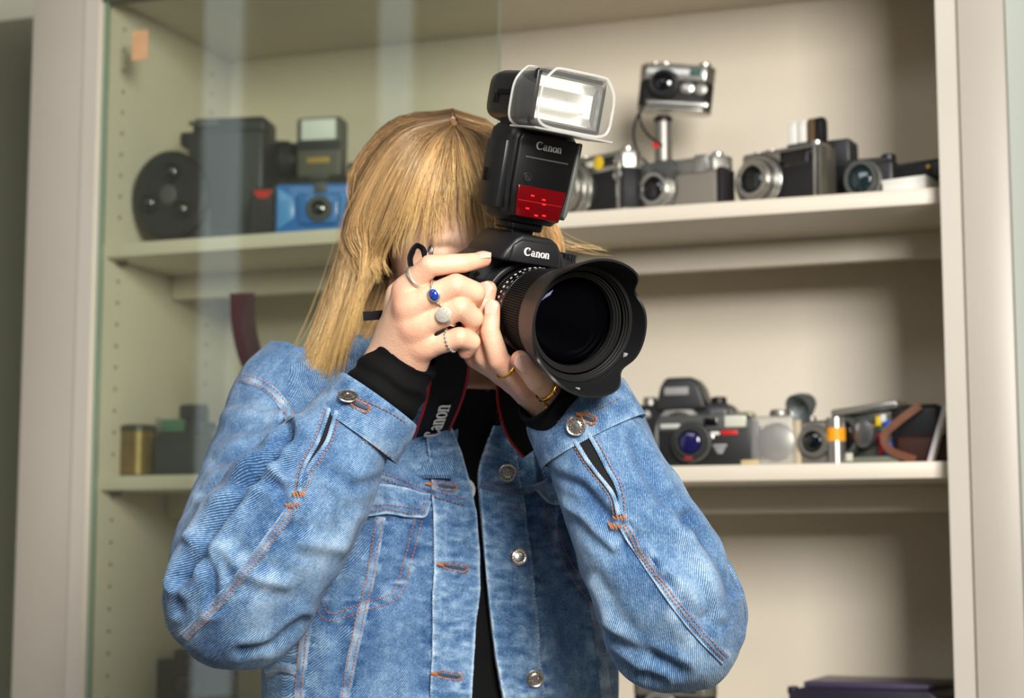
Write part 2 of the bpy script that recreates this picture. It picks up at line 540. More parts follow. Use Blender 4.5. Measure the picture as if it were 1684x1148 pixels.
def vnoise(p, scale=1.0, seed=0):
    """3D value noise in [-1,1]"""
    q = np.asarray(p, float) * scale + seed * 17.31
    i = np.floor(q).astype(np.int64); f = q - i; f = f * f * (3 - 2 * f)
    def hsh(x, y, z):
        n = (x * 374761393 + y * 668265263 + z * 2147483647 + seed * 1274126177) & 0x7fffffff
        n = ((n ^ (n >> 13)) * 1274126177) & 0x7fffffff
        return ((n ^ (n >> 16)) & 0xffff) / 32767.5 - 1.0
    r = 0
    for a in (0, 1):
        for b in (0, 1):
            for c in (0, 1):
                wgt = (f[:, 0] if a else 1 - f[:, 0]) * (f[:, 1] if b else 1 - f[:, 1]) * (f[:, 2] if c else 1 - f[:, 2])
                r = r + wgt * hsh(i[:, 0] + a, i[:, 1] + b, i[:, 2] + c)
    return r

# ------------------------------------------------------------------ the held camera's frame: origin = lens mount centre
M0 = P(850, 503, 1.615)
_W = P(983, 540, 1.486) - M0
LENS_LEN = float(np.linalg.norm(_W)); _W = _W / LENS_LEN
_U = np.array([0, 0, 1.0]) - _W[2] * _W; _U /= np.linalg.norm(_U)
_A = np.cross(_U, _W) * 1.0
if _A[0] < 0: _A = -_A
_roll = R(3.2)
_U, _A = _U * math.cos(_roll) + _A * math.sin(_roll), _A * math.cos(_roll) - _U * math.sin(_roll)
def L(a, u, w_):
    """point in the held camera's frame: a = towards the right of the photo, u = up, w_ = along the lens"""
    return M0 + a * _A + u * _U + w_ * _W
# local mesh axes of the held camera: x = a, y = -w (front is -y), z = u
MDSLR = Matrix(((_A[0], -_W[0], _U[0], M0[0]), (_A[1], -_W[1], _U[1], M0[1]), (_A[2], -_W[2], _U[2], M0[2]), (0, 0, 0, 1)))

# ------------------------------------------------------------------ skeleton (photo pixel + distance)
RH = {  # right hand (on the shutter): joints MCP, PIP, DIP, tip
    'index':  [P(667, 478, 1.560), P(707, 437, 1.541), P(762, 433, 1.546), P(796, 427, 1.556)],
    'middle': [P(671, 506, 1.551), P(750, 470, 1.537), P(781, 481, 1.546), P(778, 498, 1.562)],
    'ring':   [P(682, 540, 1.554), P(757, 506, 1.539), P(778, 523, 1.548), P(771, 540, 1.563)],
    'little': [P(697, 571, 1.560), P(756, 555, 1.546), P(775, 562, 1.554), P(766, 578, 1.562)],
    'thumb':  [P(650, 540, 1.590), P(655, 485, 1.612), P(690, 452, 1.640), P(725, 448, 1.652)],
}
RW = [P(628, 612, 1.597), P(658, 640, 1.597)]      # two sides of the right wrist
RE, RS = P(392, 985, 1.60), P(480, 650, 1.80)      # right elbow, shoulder
LH = {
    'index':  [L(-.004, -.066, .050), L(-.036, -.047, .051), L(-.0478, -.022, .047), L(-.0480, -.001, .045)],
    'middle': [L(-.006, -.065, .032), L(-.039, -.047, .030), L(-.0495, -.016, .028), L(-.0465, .0125, .0275)],
    'ring':   [L(-.006, -.062, .014), L(-.039, -.050, .011), L(-.0510, -.026, .009), L(-.0500, -.005, .008)],
    'little': [L(-.003, -.058, -.003), L(-.033, -.050, -.006), L(-.0470, -.036, -.006), L(-.0480, -.020, -.006)],
    'thumb':  [L(.042, -.080, .058), L(.018, -.070, .079), L(-.010, -.058, .080), L(-.0290, -.0415, .076)],
}
LW = [L(.048, -.100, .060), L(.050, -.096, .028)]
LE, LS = P(1110, 1010, 1.60), P(972, 702, 1.835)
FR = {'index': (.0120, .0098, .0086, .0066), 'middle': (.0126, .0108, .0096, .0080), 'ring': (.0124, .0104, .0093, .0078),
      'little': (.0114, .0094, .0084, .0070), 'thumb': (.0145, .0118, .0104, .0084)}
def hand_sdf(J, W_, elbow, palm_mid=None, web=0.0055):
    wc = (W_[0] + W_[1]) / 2
    arm = elbow - wc; arm /= np.linalg.norm(arm)
    fm = wc + arm * 0.13
    def fn(p):
        d = smin(cap(p, W_[0], W_[0] + arm * 0.13, .0185, .019), cap(p, W_[1], W_[1] + arm * 0.13, .0185, .019), .02)
        names = ['index', 'middle', 'ring', 'little']
        for k, nm in enumerate(names):
            w0 = W_[0] + (W_[1] - W_[0]) * (k / 3.0)
            d = smin(d, cap(p, w0, J[nm][0], .0165, .0112 if nm != 'little' else .0100), .012)
        for a, b in zip(names[:-1], names[1:]):          # web between knuckles
            ma = J[a][0] + 0.14 * (J[a][1] - J[a][0]); mb = J[b][0] + 0.14 * (J[b][1] - J[b][0])
            d = smin(d, cap(p, ma, mb, .0085, .0085), .006)
        fd = None
        for nm in names + ['thumb']:
            j, r = J[nm], FR[nm]
            g = None
            for i in range(3):
                q = cap(p, j[i], j[i + 1], r[i] if i else r[0] * 0.95, r[i + 1])
                g = q if g is None else np.minimum(g, q)
            if nm == 'thumb':
                base = W_[0] if np.linalg.norm(W_[0] - j[0]) < np.linalg.norm(W_[1] - j[0]) else W_[1]
                g = smin(g, cap(p, base, j[0], .016, .0145), .006)
                d = smin(d, g, .010)
                continue
            fd = g if fd is None else smin(fd, g, .0009)
        return smin(d, fd, web)
    return fn, fm
def hand_mesh(J, W_, elbow, h=0.00095):
    fn, fm = hand_sdf(J, W_, elbow)
    pts = np.vstack([np.vstack(list(v)) for v in J.values()] + [np.vstack(W_), fm[None]])
    V, Q = surface_nets(fn, pts.min(0) - .03, pts.max(0) + .03, h)
    V = relax(V, Q, 5, 0.5)
    return V, Q
def redness(V, J):
    """blush on knuckles and fingertips, a trait of the skin itself"""
    r = np.zeros(len(V))
    for nm, j in J.items():
        for i, (sg, am) in enumerate(((.011, .75), (.008, .55), (.006, .35), (.008, .75))):
            r = np.maximum(r, am * np.exp(-((np.linalg.norm(V - j[i], axis=1) / (sg * 1.25)) ** 2) * 0.9))
    return r

# ------------------------------------------------------------------ head frame (x = towards photo right, -y = face, z = crown)
HC = P(742, 384, 1.795)
MH = (Matrix.Rotation(R(-20), 3, 'Z').inverted() @ Matrix.Rotation(R(27), 3, 'X') @ Matrix.Rotation(R(-5), 3, 'Y'))
MHn = np.array(MH)
def HP(x, y, z):
    return HC + MHn @ np.array([x, y, z])
NECK0, NECK1 = HP(0, .030, -.07), P(778, 690, 1.835)
def head_fn(p):
    q = (p - HC) @ MHn          # into head coordinates
    d = ell(q, (0, .012, .030), (.0745, .094, .086))
    d = smin(d, ell(q, (0, -.030, -.035), (.060, .060, .076)), .03)
    d = smin(d, ell(q, (0, -.062, -.094), (.026, .024, .022)), .025)
    d = smin(d, cap(q, (-.045, .0, -.06), (-.018, -.066, -.096), .018, .014), .02)
    d = smin(d, cap(q, (.045, .0, -.06), (.018, -.066, -.096), .018, .014), .02)
    d = smin(d, cap(q, (-.034, -.080, .020), (.034, -.080, .020), .010, .010), .012)
    for s in (-1, 1):
        d = smax(d, -(np.linalg.norm(q - np.array([s * .031, -.096, .004]), axis=1) - .013), .008)
        d = smin(d, np.linalg.norm(q - np.array([s * .031, -.0785, .004]), axis=1) - .0118, .002)
        d = smin(d, ell(q, (s * .032, -.0815, .0075), (.015, .0085, .005)), .003)
        e = ell(q, (s * .0765, .006, -.010), (.006, .017, .030))
        e = smax(e, -ell(q, (s * .083, .003, -.006), (.005, .009, .017)), .003)
        d = smin(d, e, .004)
        d = smin(d, np.linalg.norm(q - np.array([s * .0085, -.104, -.034]), axis=1) - .0075, .005)
        d = smin(d, ell(q, (s * .038, -.066, -.030), (.020, .018, .018)), .02)
    d = smin(d, cap(q, (0, -.086, .006), (0, -.108, -.029), .007, .0095), .008)
    d = smin(d, ell(q, (0, -.0905, -.0585), (.022, .007, .0042)), .004)
    d = smin(d, ell(q, (0, -.0890, -.0665), (.019, .008, .0052)), .004)
    d = smax(d, -cap(q, (-.021, -.0985, -.0622), (.021, -.0985, -.0622), .0018, .0018), .0015)
    nk = cap(p, NECK0, NECK1, .050, .056)
    nk = smin(nk, cap(p, NECK1, NECK1 + np.array([0, .02, -.08]), .056, .075), .02)
    return smin(d, nk, .018)

# ------------------------------------------------------------------ torso frame (slightly turned to photo right)
TY = R(14)
TC = P(728, 900, 1.845)
def tl(p):
    q = p - TC
    return np.stack([q[:, 0] * math.cos(TY) + q[:, 1] * math.sin(TY), -q[:, 0] * math.sin(TY) + q[:, 1] * math.cos(TY), q[:, 2]], 1)
Z_SH = P(728, 640, 1.845)[2] - TC[2]
def torso_fn(off):
    zk = np.array([-0.75, -0.30, -0.16, -0.05, 0.05, 0.12, 0.17, 0.30])
    ak = np.array([.165, .188, .186, .186, .185, .178, .150, .080])
    bk = np.array([.105, .108, .108, .112, .114, .106, .088, .06])
    def fn(p):
        q = tl(p)
        a = np.interp(q[:, 2], zk, ak) + off; b = np.interp(q[:, 2], zk, bk) + off
        k = (np.abs(q[:, 0] / a) ** 2.4 + np.abs(q[:, 1] / b) ** 2.4) ** (1 / 2.4)
        d = (k - 1) * np.minimum(a, b)
        d = smax(d, q[:, 2] - .15, .03)
        sh = cap(p, RS + np.array([.01, .01, -.01]), P(735, 640, 1.845), .060 + off, .075 + off)
        sh = smin(sh, cap(p, LS + np.array([-.01, .01, -.01]), P(800, 655, 1.845), .060 + off, .075 + off), .03)
        return smin(d, sh, .06)
    return fn

M_SKIN = bpy.data.materials.new('skin'); M_SKIN.use_nodes = True
def _skin():
    nt = M_SKIN.node_tree; b = nt.nodes['Principled BSDF']
    at = nt.nodes.new('ShaderNodeAttribute'); at.attribute_name = 'blush'
    tc = nt.nodes.new('ShaderNodeTexCoord')
    n = nt.nodes.new('ShaderNodeTexNoise'); n.inputs['Scale'].default_value = 90; n.inputs['Detail'].default_value = 5
    nt.links.new(tc.outputs['Object'], n.inputs['Vector'])
    ma = nt.nodes.new('ShaderNodeMath'); ma.operation = 'MULTIPLY_ADD'; ma.inputs[1].default_value = 0.5; ma.inputs[2].default_value = -0.22
    nt.links.new(n.outputs['Fac'], ma.inputs[0])
    ad = nt.nodes.new('ShaderNodeMath'); ad.operation = 'ADD'; ad.use_clamp = True
    nt.links.new(ma.outputs[0], ad.inputs[0]); nt.links.new(at.outputs['Fac'], ad.inputs[1])
    mx = nt.nodes.new('ShaderNodeMix'); mx.data_type = 'RGBA'
    mx.inputs[6].default_value = lin((238, 196, 166)) + (1,); mx.inputs[7].default_value = lin((222, 132, 104)) + (1,)
    nt.links.new(ad.outputs[0], mx.inputs[0]); nt.links.new(mx.outputs[2], b.inputs['Base Color'])
    b.inputs['Roughness'].default_value = 0.42; b.inputs['Specular IOR Level'].default_value = 0.45
    b.inputs['Subsurface Weight'].default_value = 0.18; b.inputs['Subsurface Radius'].default_value = (1, .35, .2); b.inputs['Subsurface Scale'].default_value = 0.004
    v = nt.nodes.new('ShaderNodeTexVoronoi'); v.inputs['Scale'].default_value = 900
    n3 = nt.nodes.new('ShaderNodeTexNoise'); n3.inputs['Scale'].default_value = 260; n3.inputs['Detail'].default_value = 4
    nt.links.new(tc.outputs['Object'], v.inputs['Vector']); nt.links.new(tc.outputs['Object'], n3.inputs['Vector'])
    a2 = nt.nodes.new('ShaderNodeMath'); a2.operation = 'ADD'
    nt.links.new(v.outputs['Distance'], a2.inputs[0]); nt.links.new(n3.outputs['Fac'], a2.inputs[1])
    bp = nt.nodes.new('ShaderNodeBump'); bp.inputs['Strength'].default_value = 0.32; bp.inputs['Distance'].default_value = 0.0007
    nt.links.new(a2.outputs[0], bp.inputs['Height']); nt.links.new(bp.outputs['Normal'], b.inputs['Normal'])
_skin()

def build_body():
    parts, blush = [], []
    for J, W_, el in ((RH, RW, RE), (LH, LW, LE)):
        V, Q = hand_mesh(J, W_, el)
        # shallow creases over the finger joints
        N = vnormals(V, Q)
        dsp = np.zeros(len(V))
        for nm, j in J.items():
            for i in (1, 2):
                ax = j[i + 1] - j[i - 1]; ax /= np.linalg.norm(ax)
                rel = V - j[i]; s = rel @ ax; rad = np.linalg.norm(rel - s[:, None] * ax, axis=1)
                near = np.exp(-(rad / (FR[nm][i] * 1.25)) ** 4) * (np.abs(s) < .008)
                dsp -= near * (0.00022 * (np.cos(s / .0021 * 2 * math.pi) > 0.55) * np.exp(-(s / .0045) ** 2))
        V = V + N * dsp[:, None]
        parts.append((V, Q)); blush.append(redness(V, J))
    V, Q = surface_nets(head_fn, HC - np.array([.13, .14, .16]), HC + np.array([.13, .14, .135]), .0026)
    V = relax(V, Q, 1, .4)
    q = (V - HC) @ MHn
    bl = 0.55 * np.exp(-(np.linalg.norm((q - np.array([0, -.108, -.03])) / np.array([.016, .02, .016]), axis=1)) ** 2)
    for s in (-1, 1):
        bl = np.maximum(bl, 0.5 * np.exp(-(np.linalg.norm((q - np.array([s * .042, -.075, -.032])) / np.array([.022, .03, .02]), axis=1)) ** 2))
        bl = np.maximum(bl, 0.5 * np.exp(-(np.linalg.norm((q - np.array([s * .078, .006, -.01])) / np.array([.012, .02, .03]), axis=1)) ** 2))
    bl = np.maximum(bl, 0.85 * np.exp(-(np.linalg.norm((q - np.array([0, -.093, -.0625])) / np.array([.022, .012, .009]), axis=1)) ** 4))
    parts.append((V, Q)); blush.append(bl)
    # torso, upper arms, legs and feet (under the clothes)
    tfn = torso_fn(-.028)
    hipL, hipR = TC + np.array([-.085, -.01, -.48]), TC + np.array([.085, .03, -.48])
    def rest(p):
        d = smax(tfn(p), -(p[:, 2] - (TC[2] - .50)), .03)
        d = smin(d, cap(p, RS + np.array([.01, .01, 0]), RE, .032, .020), .01); d = smin(d, cap(p, LS, LE, .032, .020), .01)
        d = smin(d, cap(p, RE, (RW[0] + RW[1]) / 2, .022, .020), .01); d = smin(d, cap(p, LE, (LW[0] + LW[1]) / 2, .022, .020), .01)
        d = smin(d, cap(p, NECK1 + np.array([0, .01, -.06]), NECK0, .058, .048), .02)
        for hp in (hipL, hipR):
            kn = np.array([hp[0], hp[1] - .01, .44]); an = np.array([hp[0], hp[1] + .02, .075])
            d = smin(d, cap(p, hp, kn, .078, .052), .03); d = smin(d, cap(p, kn, an, .050, .034), .02)
            d = smin(d, smax(cap(p, an + np.array([0, .02, -.04]), an + np.array([0, -.15, -.048]), .036, .030), -p[:, 2] + .002, .004), .02)
        return d
    V, Q = surface_nets(rest, (TC[0] - .42, TC[1] - .34, -.02), (TC[0] + .42, TC[1] + .2, 1.52), .012)
    parts.append((V, Q)); blush.append(np.zeros(len(V)))
    o = 0; VV, QQ = [], []
    for V, Q in parts:
        VV.append(V); QQ.append(Q + o); o += len(V)
    return np.vstack(VV), np.vstack(QQ), np.concatenate(blush)
PBASE = (float(TC[0]), float(TC[1]), 0.0)
_V, _Q, _B = build_body()
person = obj('person', (_V - np.array(PBASE), _Q), M_SKIN, None, smooth=180, attr={'blush': _B})
person.location = PBASE
ORIGIN['person'] = PBASE
tag(person, 'person in a blue denim jacket holding a camera up to the face', 'person')

# fingernails
M_NAIL = mat('fingernail', (236, 190, 172), 0.18, spec=0.6, coat=0.4)
M_NTIP = mat('nail_tip', (238, 202, 180), 0.25, spec=0.6)
def nail(J, nm, out, ln=.0115, wd=None, tipx=.0035):
    j, r = J[nm], FR[nm][3]
    ax = j[3] - j[2]; ax /= np.linalg.norm(ax)
    out = np.asarray(out, float); out = out - (out @ ax) * ax; out /= np.linalg.norm(out)
    sd = np.cross(ax, out)
    wd = wd or r * 0.86
    nu, nv = 9, 10
    def patch(s0, s1, lift):
        G, NN = [], []
        for b in np.linspace(s0, s1, nv):
            t = (b + ln) / (ln + tipx)               # 0 at cuticle .. 1 at free edge
            wv = wd * (0.80 + 0.25 * math.sin(min(1, t * 1.15) * math.pi / 2)) * (1 - 0.75 * max(0, (t - .72) / .28) ** 2) * (1 - .35 * max(0, (.12 - t) / .12))
            for a in np.linspace(-1, 1, nu):
                th = a * 0.98
                rr = r * (1.0 + 0.02)
                drop = max(0, t - .55) * .0016
                pnt = j[3] + ax * (b + r * .35) + sd * (wv * math.sin(th) / math.sin(.98)) + out * (rr * (0.55 + 0.47 * math.cos(th)) + lift - drop)
                G.append(pnt); NN.append(out * math.cos(th) + sd * math.sin(th))
        return slab(np.array(G), nu, nv, .0011, np.array(NN))
    n = obj('fingernail', patch(-ln, tipx - .0012, .0002), M_NAIL, person, smooth=60, world=True)
    obj('nail_tip', patch(tipx - .0014, tipx + .0004, .0002), M_NTIP, n, smooth=60, world=True)
toward = -_fw
nail(RH, 'index', toward * .75 + np.array([0, 0, .8]))
nail(LH, 'index', toward * 1.0 - _A * .35)
nail(LH, 'middle', toward * .8 - _A * .6)
nail(LH, 'ring', -_A * 1.0 + toward * .4)
nail(LH, 'thumb', toward * 1.0 + np.array([-.1, 0, .25]), ln=.0145)
# ------------------------------------------------------------------ the held camera (local: x = photo right, -y = lens direction, z = up)
M_BODY = mat('camera_black', (26, 26, 28), 0.42, spec=0.5, bump=0.12, bscale=1400)
M_RUB = mat('camera_rubber', (17, 17, 18), 0.62, spec=0.4, bump=0.5, bscale=900)
M_BLK = mat('satin_black', (11, 11, 12), 0.30, spec=0.5)
M_MATTE = mat('matte_black', (9, 9, 10), 0.75, spec=0.25)
M_WHITE = mat('white_print', (232, 230, 226), 0.5)
M_GREYP = mat('grey_print', (150, 150, 150), 0.5)
M_RED = mat('red_trim', (170, 22, 26), 0.45)
M_STEEL = mat('brushed_steel', (190, 190, 188), 0.3, 1.0)
M_HOOD = mat('hood_plastic', (23, 23, 24), 0.46, spec=0.45, bump=0.08, bscale=900)
M_FRONT = bpy.data.materials.new('coated_glass'); M_FRONT.use_nodes = True
_b = M_FRONT.node_tree.nodes['Principled BSDF']
_b.inputs['Base Color'].default_value = (.001, .001, .0015, 1); _b.inputs['Roughness'].default_value = 0.03
_b.inputs['Specular IOR Level'].default_value = 0.12; _b.inputs['Specular Tint'].default_value = (.55, .6, 1, 1)

dslr = empty('digital_camera', MDSLR)
tag(dslr, 'black digital camera with a hooded zoom lens held up to the face', 'camera')
def dob(name, vf, m, parent=None, smooth=38, **k):
    return obj(name, vf, m, parent or dslr, smooth, **k)
# body shell: plan outline with the grip, extruded upward
plan = [(-.096, .046), (-.0985, -.008), (-.095, -.028), (-.088, -.0350), (-.075, -.0350), (-.0665, -.029), (-.060, -.010), (-.050, -.001),
        (.040, -.001), (.055, .004), (.066, .012), (.068, .040), (.060, .050), (-.070, .052)]
body = dob('body', prism(plan, -.0475, .020, .005, 3, 'xy'), M_BODY, smooth=50)
dob('grip_cover', prism([(-.0965, .030), (-.0990, -.008), (-.0955, -.0285), (-.0882, -.0356), (-.0748, -.0356), (-.0660, -.0294), (-.0600, -.013), (-.066, -.006), (-.080, .03)], -.040, .008, .004, 3, 'xy'), M_RUB, body, 50)
# sloping shoulders on both sides of the prism
sh = [(-.096, .014), (-.090, .0205), (-.072, .0255), (-.056, .032), (-.044, .040), (-.034, .048), (.026, .050), (.040, .050), (.062, .046), (.067, .034)]
dob('top_cover', prism([(-.096, .010)] + sh + [(.067, .012)], .002, .046, .004, 3, 'xz'), M_BODY, body, 50)
# grip top with shutter button
dob('grip_top', prism([(-.093, -.006), (-.092, -.026), (-.087, -.0340), (-.075, -.0340), (-.068, -.028), (-.062, -.008), (-.050, .004), (-.060, .012)], .012, .0245, .004, 3, 'xy'), M_BODY, body, 50)
dob('shutter_button', mv(lathe([(.0062, 0), (.0062, .0015), (.005, .0028), (0, .003)], 24, 'z'), -.0720, -.0245, .0240), M_BLK, body)
dob('command_dial', mv(rot(lathe([(.0085, -.004), (.0085, .004)], 36, 'x'), 'Y', 0), -.074, -.004, .0240), M_BLK, body)
dob('assist_lamp', mv(lathe([(.0022, 0), (.0022, .0009), (.0015, .0011)], 16), -.0470, -.0020, .024), M_MATTE, body)
dob('release_port', mv(lathe([(.0062, 0), (.0062, .0010), (.0055, .0014), (0, .0014)], 24), -.0585, -.010, .0090), M_RUB, body)
# pentaprism housing
pris = [(x - .006, z) for x, z in [(-.034, .040), (-.030, .050), (-.021, .0620), (-.015, .0660), (.015, .0660), (.022, .0620), (.031, .050), (.035, .040)]]
hump = dob('prism_housing', prism(pris, -.0285, .046, .0045, 3, 'xz'), M_BODY, body, 55)
brow = []
for i in range(25):                                              # curved brow over the mount
    a = math.pi * i / 24
    brow.append((.0425 * math.cos(a), .0425 * math.sin(a)))
dob('mount_shroud', prism(brow + [(-.0385, 0)] + [(.0375 * -math.cos(math.pi * i / 24), .0375 * math.sin(math.pi * i / 24)) for i in range(25)][::1] + [(.0385, 0)], -.016, .004, 0.0012, 1, 'xz'), M_BODY, body, 50)
dob('nameplate_panel', prism([(x - .006, z) for x, z in [(-.026, .0405), (-.0245, .0555), (-.016, .0615), (.016, .0615), (.0245, .0555), (.0265, .0405)]], -.0312, -.0275, .0022, 2, 'xz'), M_BODY, hump, 50)
V2, F2, lw = logo_canon()
sc_ = .0262 / lw
dob('lettering', flat_to((V2 - np.array([lw / 2, 0])) * sc_, F2, .0004, lambda x, y, z: (x - .006, -.0315 - z, y * 1.02 + .0476)), M_WHITE, hump, 0)
dob('hot_shoe', mv(join(box((0, .012, .0668), (.022, .020, .0022), .0006), box((-.0095, .012, .069), (.003, .020, .003), .0004), box((.0095, .012, .069), (.003, .020, .003), .0004)), -.006), M_BLK, hump)
# ribbed mode dial on the far shoulder
md = [(.0105 + (.0004 if k % 2 else 0), 0) for k in range(2)]
dialV, dialF = lathe([(.0110, 0), (.0114, .001), (.0114, .008), (.0105, .009), (0, .0092)], 48, 'z')
for k in range(48):
    if k % 2:
        for ring in (1, 2): dialV[ring * 48 + k, :2] *= .955
dob('mode_dial', mv((dialV, dialF), .0485, .014, .0455), M_BLK, body, 25)
dob('eyecup', box((0, .058, .040), (.034, .014, .024), .005, 3), M_RUB, hump)
dob('lens_release', mv(lathe([(.007, 0), (.007, .003), (.005, .0045), (0, .0046)], 20), .0475, -.001, -.012), M_BLK, body)
dob('strap_lug', mv(rot(tube([(0, .004 * math.cos(a), .006 * math.sin(a)) for a in np.linspace(0, 2 * math.pi, 20)[:-1]], .0011, 6, closed=True), 'Z', 0), -.0900, .012, .036), M_STEEL, body)
dob('strap_lug', mv(tube([(0, .004 * math.cos(a), .006 * math.sin(a)) for a in np.linspace(0, 2 * math.pi, 20)[:-1]], .0011, 6, closed=True), .0695, .020, .040), M_STEEL, body)
# lens: barrel, rings, hood. h = distance along the lens
lens = dob('lens', lathe([(.033, 0), (.0355, .001), (.0362, .004), (.0365, .020), (.0358, .0205), (.0358, .0225), (.0372, .0232), (.0375, .030),
                          (.0375, .030), (.0382, .031), (.0382, .083), (.0405, .0865), (.0440, .090), (.0440, .0985), (.0425, .099), (.0425, .1085), (.0415, .109),
                          (.0408, .1075), (.0400, .1070), (.0396, .1060), (.0388, .1050), (.0380, .1040)], 96, 'y', caps=False), M_BLK, smooth=30)
def ribbed(r0, r1, h0, h1, n, duty=.5):
    """ring of axial ribs"""
    prof, V, F = [], [], []
    m = n * 4
    for (rr, h) in ((r0 - .001, h0), (r0, h0 + .0006), (r0, h1 - .0006), (r0 - .001, h1)):
        for k in range(m):
            q = (k % 4) in (0, 1)
            r_ = rr + (r1 - r0 if q else 0)
            a = 2 * math.pi * (k + (0.15 if k % 2 else -.15)) / m
            V.append((r_ * math.cos(a), -h, r_ * math.sin(a)))
    for i in range(3):
        for k in range(m):
            k2 = (k + 1) % m
            F.append((i * m + k, i * m + k2, (i + 1) * m + k2, (i + 1) * m + k))
    return arr(V), F
dob('zoom_ring', ribbed(.0386, .0398, .046, .078, 110), M_RUB, lens, 20)
dob('focus_ring', ribbed(.0378, .0386, .0235, .0295, 110), M_RUB, lens, 20)
dob('grip_band', lathe([(.0384, .031), (.0391, .0315), (.0391, .0445), (.0384, .045)], 96, caps=False), M_BLK, lens)
dob('red_ring', lathe([(.0384, .080), (.0392, .0803), (.0392, .0822), (.0384, .0825)], 96, caps=False), mat('dark_ring', (40, 18, 18), 0.4), lens)
def barrel_marks(r, h, a0, a1, n, size):
    """row of tiny engraved distance figures around the barrel"""
    out = []
    for k in range(n):
        a = R(a0 + (a1 - a0) * k / (n - 1))
        for t in range(2):
            aa = a + t * .028
            hh = size * (.6 + .4 * ((k * 7 + t * 3) % 3) / 2)
            b = box((0, 0, 0), (.0009, hh, .0003))
            Mx = Matrix.Rotation(-aa + math.pi / 2, 4, 'Y') @ Matrix.Translation((0, -h, r))
            out.append(xf(b, Mx))
    return join(*out)
dob('scale_figures', barrel_marks(.0392, .0345, 70, 175, 15, .0022), M_WHITE, lens, 0)
dob('scale_figures', barrel_marks(.0392, .0412, 74, 172, 11, .0018), M_GREYP, lens, 0)
# front glass
gl = [(.0382, .0985)] + [(.0380 * math.cos(t), .0985 + .0085 * math.sin(t)) for t in np.linspace(0.05, math.pi / 2, 16)]
dob('front_element', lathe(gl, 72, caps=False), M_FRONT, lens, 180)
def trimring(r, h, t=.0006):
    return lathe([(r - t, h), (r, h + t), (r + t, h)], 72, caps=False)
dob('baffle_ring', lathe([(.0384, .1058), (.0390, .1085), (.0402, .1085), (.0406, .1105), (.0420, .1105), (.0424, .1125), (.0438, .1125), (.0444, .1080)], 96, caps=False), M_HOOD, lens, 25)
# petal hood: shell whose front edge rises and falls
def hood():
    n, m = 144, 14
    Vo, Vi = [], []
    for k in range(n):
        a = 2 * math.pi * k / n
        # two long petals (top, bottom) and two short sides; soft shoulders
        pet, sid = abs(math.sin(a)), abs(math.cos(a))
        f = 1 / (1 + math.exp(-(pet - 0.74) * 18)); g_ = 1 / (1 + math.exp(-(sid - 0.86) * 26))
        h1 = .1255 + .0235 * f + .0100 * g_
        for i in range(m):
            t = i / (m - 1)
            h = .090 + (h1 - .090) * t
            tt = max(0, h - .0955) / .054
            r = .0463 + .0132 * tt ** 0.9 if h > .0955 else .0455 + .0008 * (h - .090) / .0055
            Vo.append((r * math.cos(a), -h, r * math.sin(a)))
            ri = max(.0444, r - .0020)
            hi_ = h
            Vi.append((ri * math.cos(a), -hi_, ri * math.sin(a)))
    F = []
    N_ = n * m
    for k in range(n):
        k2 = (k + 1) % n
        for i in range(m - 1):
            F.append((k * m + i, k2 * m + i, k2 * m + i + 1, k * m + i + 1))
            F.append((N_ + k * m + i, N_ + k * m + i + 1, N_ + k2 * m + i + 1, N_ + k2 * m + i))
        F.append((k * m + m - 1, k2 * m + m - 1, N_ + k2 * m + m - 1, N_ + k * m + m - 1))
        F.append((k2 * m, k * m, N_ + k * m, N_ + k2 * m))
    return arr(Vo + Vi), F
hd = dob('lens_hood', hood(), M_HOOD, lens, 40)
for k, (r, h) in enumerate(((.0452, .1140), (.0462, .1170), (.0472, .1200))):
    dob('hood_step', lathe([(r, h), (r + .0006, h + .0006), (r + .0030, h + .0006), (r + .0034, h)], 96, caps=False), M_HOOD, hd, 20)
tri = [(-.0022, .0014), (.0022, .0014), (0, -.0022)]
dob('alignment_mark', xf(prism(tri, -.0003, .0003), Matrix.Translation((-.004, -.1400, -.0535)) @ Matrix.Rotation(R(-72), 4, 'X')), M_GREYP, hd, 0)
dob('release_button', xf(box((0, 0, 0), (.004, .0015, .005), .0006), Matrix.Translation((.0470, -.1235, -.022)) @ Matrix.Rotation(R(-60), 4, 'Z')), M_GREYP, hd)

def frosted(name, col, amount):
    m = bpy.data.materials.new(name); m.use_nodes = True; nt = m.node_tree; nt.nodes.clear()
    out = nt.nodes.new('ShaderNodeOutputMaterial'); mix = nt.nodes.new('ShaderNodeMixShader'); mix2 = nt.nodes.new('ShaderNodeMixShader')
    tr = nt.nodes.new('ShaderNodeBsdfTransparent'); gl_ = nt.nodes.new('ShaderNodeBsdfGlossy'); fr = schlick(nt, 0.04); df = nt.nodes.new('ShaderNodeBsdfDiffuse')
    gl_.inputs['Roughness'].default_value = 0.12
    tr.inputs[0].default_value = (.97, .97, .96, 1); df.inputs[0].default_value = col + (1,)
    mix2.inputs[0].default_value = amount
    nt.links.new(tr.outputs[0], mix2.inputs[1]); nt.links.new(df.outputs[0], mix2.inputs[2])
    nt.links.new(fr, mix.inputs[0]); nt.links.new(mix2.outputs[0], mix.inputs[1]); nt.links.new(gl_.outputs[0], mix.inputs[2])
    nt.links.new(mix.outputs[0], out.inputs[0])
    MATS[name] = m
    return m
